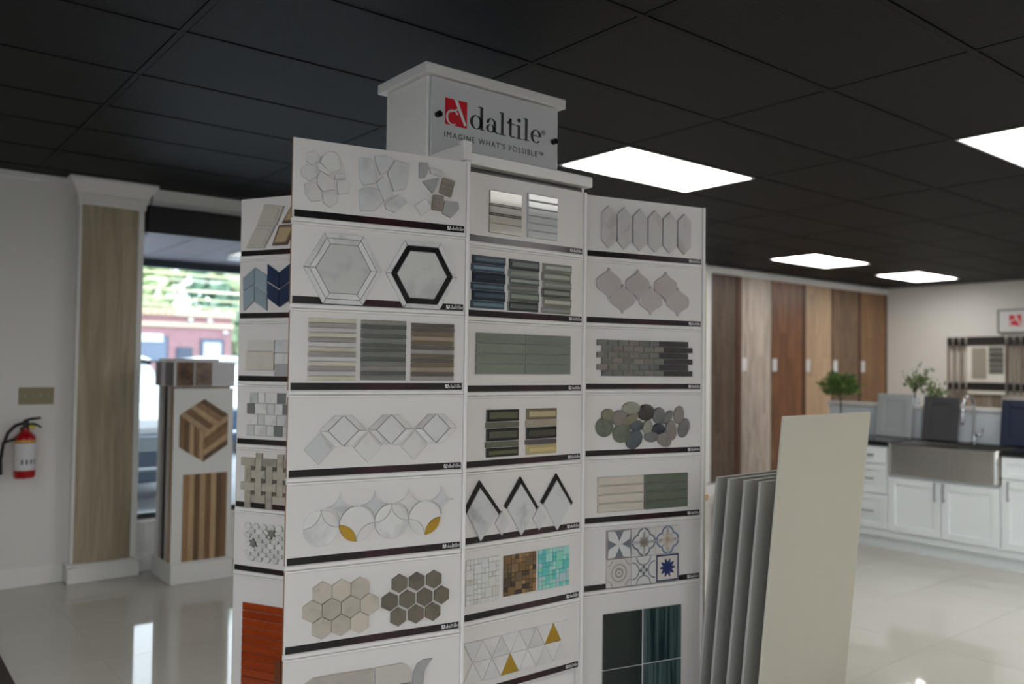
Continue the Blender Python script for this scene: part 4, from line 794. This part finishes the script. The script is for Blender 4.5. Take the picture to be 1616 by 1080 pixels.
PW = mat('print_white', srgb(208, 205, 202), .5); PB = mat('print_blue', srgb(40, 54, 104), .5); PS = mat('print_slate', srgb(108, 110, 118), .5); PT = mat('print_taupe', srgb(156, 144, 136), .5); PBL = mat('print_pale_blue', srgb(104, 120, 150), .5); PPK = mat('print_peach', srgb(206, 186, 170), .5)
def motif(par, m_, fn, y):
    q = MB(); fn(q); q.V = [(v[0]/1000, v[1]/.05*.0003+y, v[2]/1000) for v in q.V]; q.build('printed_motif', m_, par)
def petal(q, c, L, w_, ang, o=0):
    P = []; a = math.radians(ang)
    for k in range(9): s = k/8; P.append((o+L*s, w_*math.sin(math.pi*s)))
    for k in range(7, 0, -1): s = k/8; P.append((o+L*s, -w_*math.sin(math.pi*s)))
    ply(q, [(c[0]+x*math.cos(a)-y_*math.sin(a), c[1]+x*math.sin(a)+y_*math.cos(a)) for x, y_ in P])
for k in range(6):
    r, c = divmod(k, 3); u0, u1 = 96+115.5*c, 96+115.5*(c+1)-2; v1 = 216-112*r; v0 = v1-110
    o_ = tl(t, rect(u0, u1, v0, v1), BASE[k], .009, b=.0008); cc = ((u0+u1)/2, (v0+v1)/2); Y = -.0091
    if k == 0: motif(o_, PW, lambda q: [petal(q, cc, 74, 22, a) for a in (45, 135, 225, 315)], Y); motif(o_, PS, lambda q: [ply(q, [(cc[0]+dx*12+sx_*40*abs(dy), cc[1]+dy*12+sx_*40*abs(dx)) for sx_ in (-.0,)]+[(cc[0]+dx*52-dy*20, cc[1]+dy*52-dx*20), (cc[0]+dx*52+dy*20, cc[1]+dy*52+dx*20)]) for dx, dy in ((1, 0), (-1, 0), (0, 1), (0, -1))], Y-.0002)
    if k in (1, 2):
        mm_ = PS if k == 1 else PBL
        motif(o_, mm_, lambda q: [ring(q, (cc[0]+dx*26, cc[1]+dy*26), (31, 31), (.5, .5)) for dx, dy in ((1, 0), (-1, 0), (0, 1), (0, -1))], Y)
        motif(o_, PW if k == 1 else BASE[2], lambda q: [ring(q, (cc[0]+dx*24, cc[1]+dy*24), (25, 25), (.5, .5)) for dx, dy in ((1, 0), (-1, 0), (0, 1), (0, -1))]+[petal(q, cc, 58, 8, a) for a in (0, 90, 180, 270)], Y-.0003)
        motif(o_, PT if k == 1 else PPK, lambda q: [petal(q, cc, 26, 8, a) for a in range(0, 360, 45)], Y-.0006)
    if k == 3: motif(o_, PT, lambda q: [ring(q, cc, (36, 36), (31, 31)), ring(q, cc, (20, 20), (12, 12)), ring(q, cc, (5, 5), (.5, .5))]+[ring(q, (cc[0]+dx*55, cc[1]+dy*53), (26, 26), (22, 22), a0, a0+90) for dx, dy, a0 in ((-1, -1, 0), (1, -1, 90), (1, 1, 180), (-1, 1, 270))], Y)
    if k == 4: motif(o_, PS, lambda q: [ring(q, (cc[0]+dx*55, cc[1]+dy*54), (35, 35), (30.5, 30.5), a0, a0+180) for dx, dy, a0 in ((-1, 0, -90), (1, 0, 90), (0, 1, 180), (0, -1, 0))]+[ply(q, [(cc[0]+dx*13, cc[1]+dy*13+10), (cc[0]+dx*13+9, cc[1]+dy*13), (cc[0]+dx*13, cc[1]+dy*13-10), (cc[0]+dx*13-9, cc[1]+dy*13)]) for dx, dy in ((1, 0), (-1, 0), (0, 1), (0, -1))], Y)
    if k == 5:
        motif(o_, PB, lambda q: [petal(q, cc, 40, 7, a) for a in range(0, 360, 36)]+[rc(q, u0+2, u1-2, v0+2, v0+8), rc(q, u0+2, u1-2, v1-8, v1-2), rc(q, u0+2, u0+8, v0+8, v1-8), rc(q, u1-8, u1-2, v0+8, v1-8)], Y)
t = board('R', 6, 'tall board of large dark green glazed tiles, bottom of the right wing', 2)
DG1 = mat('forest_glaze', srgb(24, 40, 36), .22, noise=(7, srgb(16, 27, 26), (4, 4, .4), .3, .7), var=.1); DG2 = mat('teal_streak_glaze', srgb(74, 92, 90), .2, noise=(7, srgb(20, 38, 44), (5, 5, .12), .42, .58))
for r in range(2):
    for (u0, u1, m_) in ((85, 264, DG1), (275, 455, DG2)): tl(t, rect(u0, u1, -60-r*206-(6 if r else 0)+(0), 153-r*219), m_, .009)
# --- side wing
t = board('S', 0, 'side wing board of slanted beige and tan moulded tiles, highest on the side')
for k, p in PAT['S0']:
    o_ = tl(t, p, K[k] if k == 'b' else mat('brown_rim', srgb(96, 74, 56), .4), .009, b=.002); cu_, cv_ = sum(q[0] for q in p)/4, sum(q[1] for q in p)/4
    MB().tile([((cu_+(q[0]-cu_)*.74)/1000, (cv_+(q[1]-cv_)*.74)/1000) for q in p], -.009, -.012, .002).build('raised_centre', K[k], o_)
t = board('S', 1, 'side wing board of chevron tiles in pale blue and navy')
for k, p in PAT['S1']: tl(t, p, K[k], .007)
for k, p in PAT['S1'][4:]: tl(t, [(a+122, b) for a, b in p], K['l'], .007)
t = board('S', 2, 'side wing board of cream rectangles beside grey marble squares')
tl(t, rect(46, 186, 113, 157), mat('cream_tile', srgb(204, 198, 190), .35), .007); tl(t, rect(42, 188, 36, 109), marble('sand_marble', srgb(196, 188, 176), srgb(182, 174, 162), .35), .010)
for k, (a, b, m_) in enumerate([(106, 158, MG), (60, 104, MW), (14, 58, GS)]): tl(t, rect(190, 262, a, b), m_, .007)
for k in range(3): tl(t, rect(300, 480, 20+50*k, 66+50*k), CS, .008)
t = board('S', 3, 'side wing board of white marble mosaic with dark grey squares')
for r in range(4):
    v1 = 203-44.5*r; u = 66-(14 if r % 2 else 0); k = 0
    while u < 500:
        w_ = (44, 36, 62)[k % 3] if r % 2 == 0 else (42, 64, 38)[k % 3]
        dk_ = (r == 0 and k == 3) or (r == 1 and k in (0, 4)) or (r == 3 and k in (3, 8)) or (r == 2 and k == 7)
        tl(t, rect(u+1, u+w_-1, v1-43, v1-1), GS if not dk_ else mat('storm_grey', srgb(112, 112, 112), .4), .008) if dk_ else tl(t, rect(u+1, u+w_-1, v1-43, v1-1), MW if (k+r) % 3 else MG, .008); u += w_; k += 1
t = board('S', 4, 'side wing board of grey beige basket weave mosaic')
BW = marble('basket_stone', srgb(168, 158, 144), srgb(140, 132, 120), .5, 16, .12); DOT = mat('dark_dot', srgb(92, 84, 74), .5)
for r in range(4):
    for c in range(8):
        cx_, cy_ = 66+55*c, 178-50*r
        if (r+c) % 2: tl(t, rect(cx_-16, cx_+16, cy_-37, cy_+37), BW, .009)
        else: tl(t, rect(cx_-37, cx_+37, cy_-16, cy_+16), BW, .009)
        if c < 7 and r < 3: tl(t, rect(cx_+27-8, cx_+27+8, cy_-25-7, cy_-25+7), DOT, .006)
t = board('S', 5, 'side wing board of small white lozenge mosaic with two green grey stars')
LZ = marble('lozenge_white', srgb(206, 203, 198), srgb(180, 178, 174), .45, 14, .10); ST = mat('green_grey_star', srgb(112, 114, 102), .5)
for r in range(8):
    for c in range(12):
        cx_, cy_ = 70+40*c+(20 if r % 2 else 0), 176-18.5*r
        if (abs(cx_-98) < 22 and abs(cy_-107) < 18) or (abs(cx_-190) < 22 and abs(cy_-154) < 18): continue
        tl(t, [(cx_-19, cy_), (cx_-9, cy_-12), (cx_+9, cy_-12), (cx_+19, cy_), (cx_+9, cy_+12), (cx_-9, cy_+12)], LZ, .008)
for c in ((98, 107), (190, 154)): tl(t, [(c[0]+(25 if k % 2 == 0 else 12)*math.cos(math.radians(30*k+30)), c[1]+(25 if k % 2 == 0 else 12)*math.sin(math.radians(30*k+30))) for k in range(12)], ST, .008)
t = board('S', 6, 'tall side wing board of glossy burnt orange bars', 2)
OR = mat('burnt_orange_glaze', srgb(158, 66, 26), .16, noise=(3, srgb(136, 50, 18), (1, 1, 5), .3, .7), var=.05)
for k in range(12): tl(t, rect(52, 262, 124-33*(k+1)+1.5, 124-33*k-1.5), OR, .009, b=.002)
for k in range(4): tl(t, rect(300, 500, 124-90*(k+1)+1.5, 124-90*k-1.5), OR, .009, b=.002)
tl(t, rect(228, 258, -250, -86), mat('brown_glaze', srgb(112, 64, 38), .2), .016)
# sign on the right wall
sg = thing('wall_sign', 'white framed sign with a red square emblem high on the right wall', 'sign', (X1, 4.735, Zc(.53)), -math.pi/2)
m = MB(); m.cbox(0, 1.35, -.05, 0, 0, .022); m.cbox(0, 1.35, -.05, 0, .308, .33); m.cbox(0, .022, -.05, 0, .022, .308); m.cbox(1.328, 1.35, -.05, 0, .022, .308); m.build('frame', mat('sign_frame_grey', srgb(120, 118, 116), .4), sg)
pp = MB().box(.022, 1.328, -.04, -.001, .022, .308).build('panel', mat('sign_white', srgb(214, 214, 214), .4), sg)
em, fg = emblem(LOGOR, LOGOW, .15, .002); link('emblem', em, pp, (.15, -.041, .10)); link('emblem_swash', fg, pp, (.15, -.041, .10))
link('lettering', word_mesh('lettering', .095, INK, .002, .78), pp, (.36, -.041, .105))
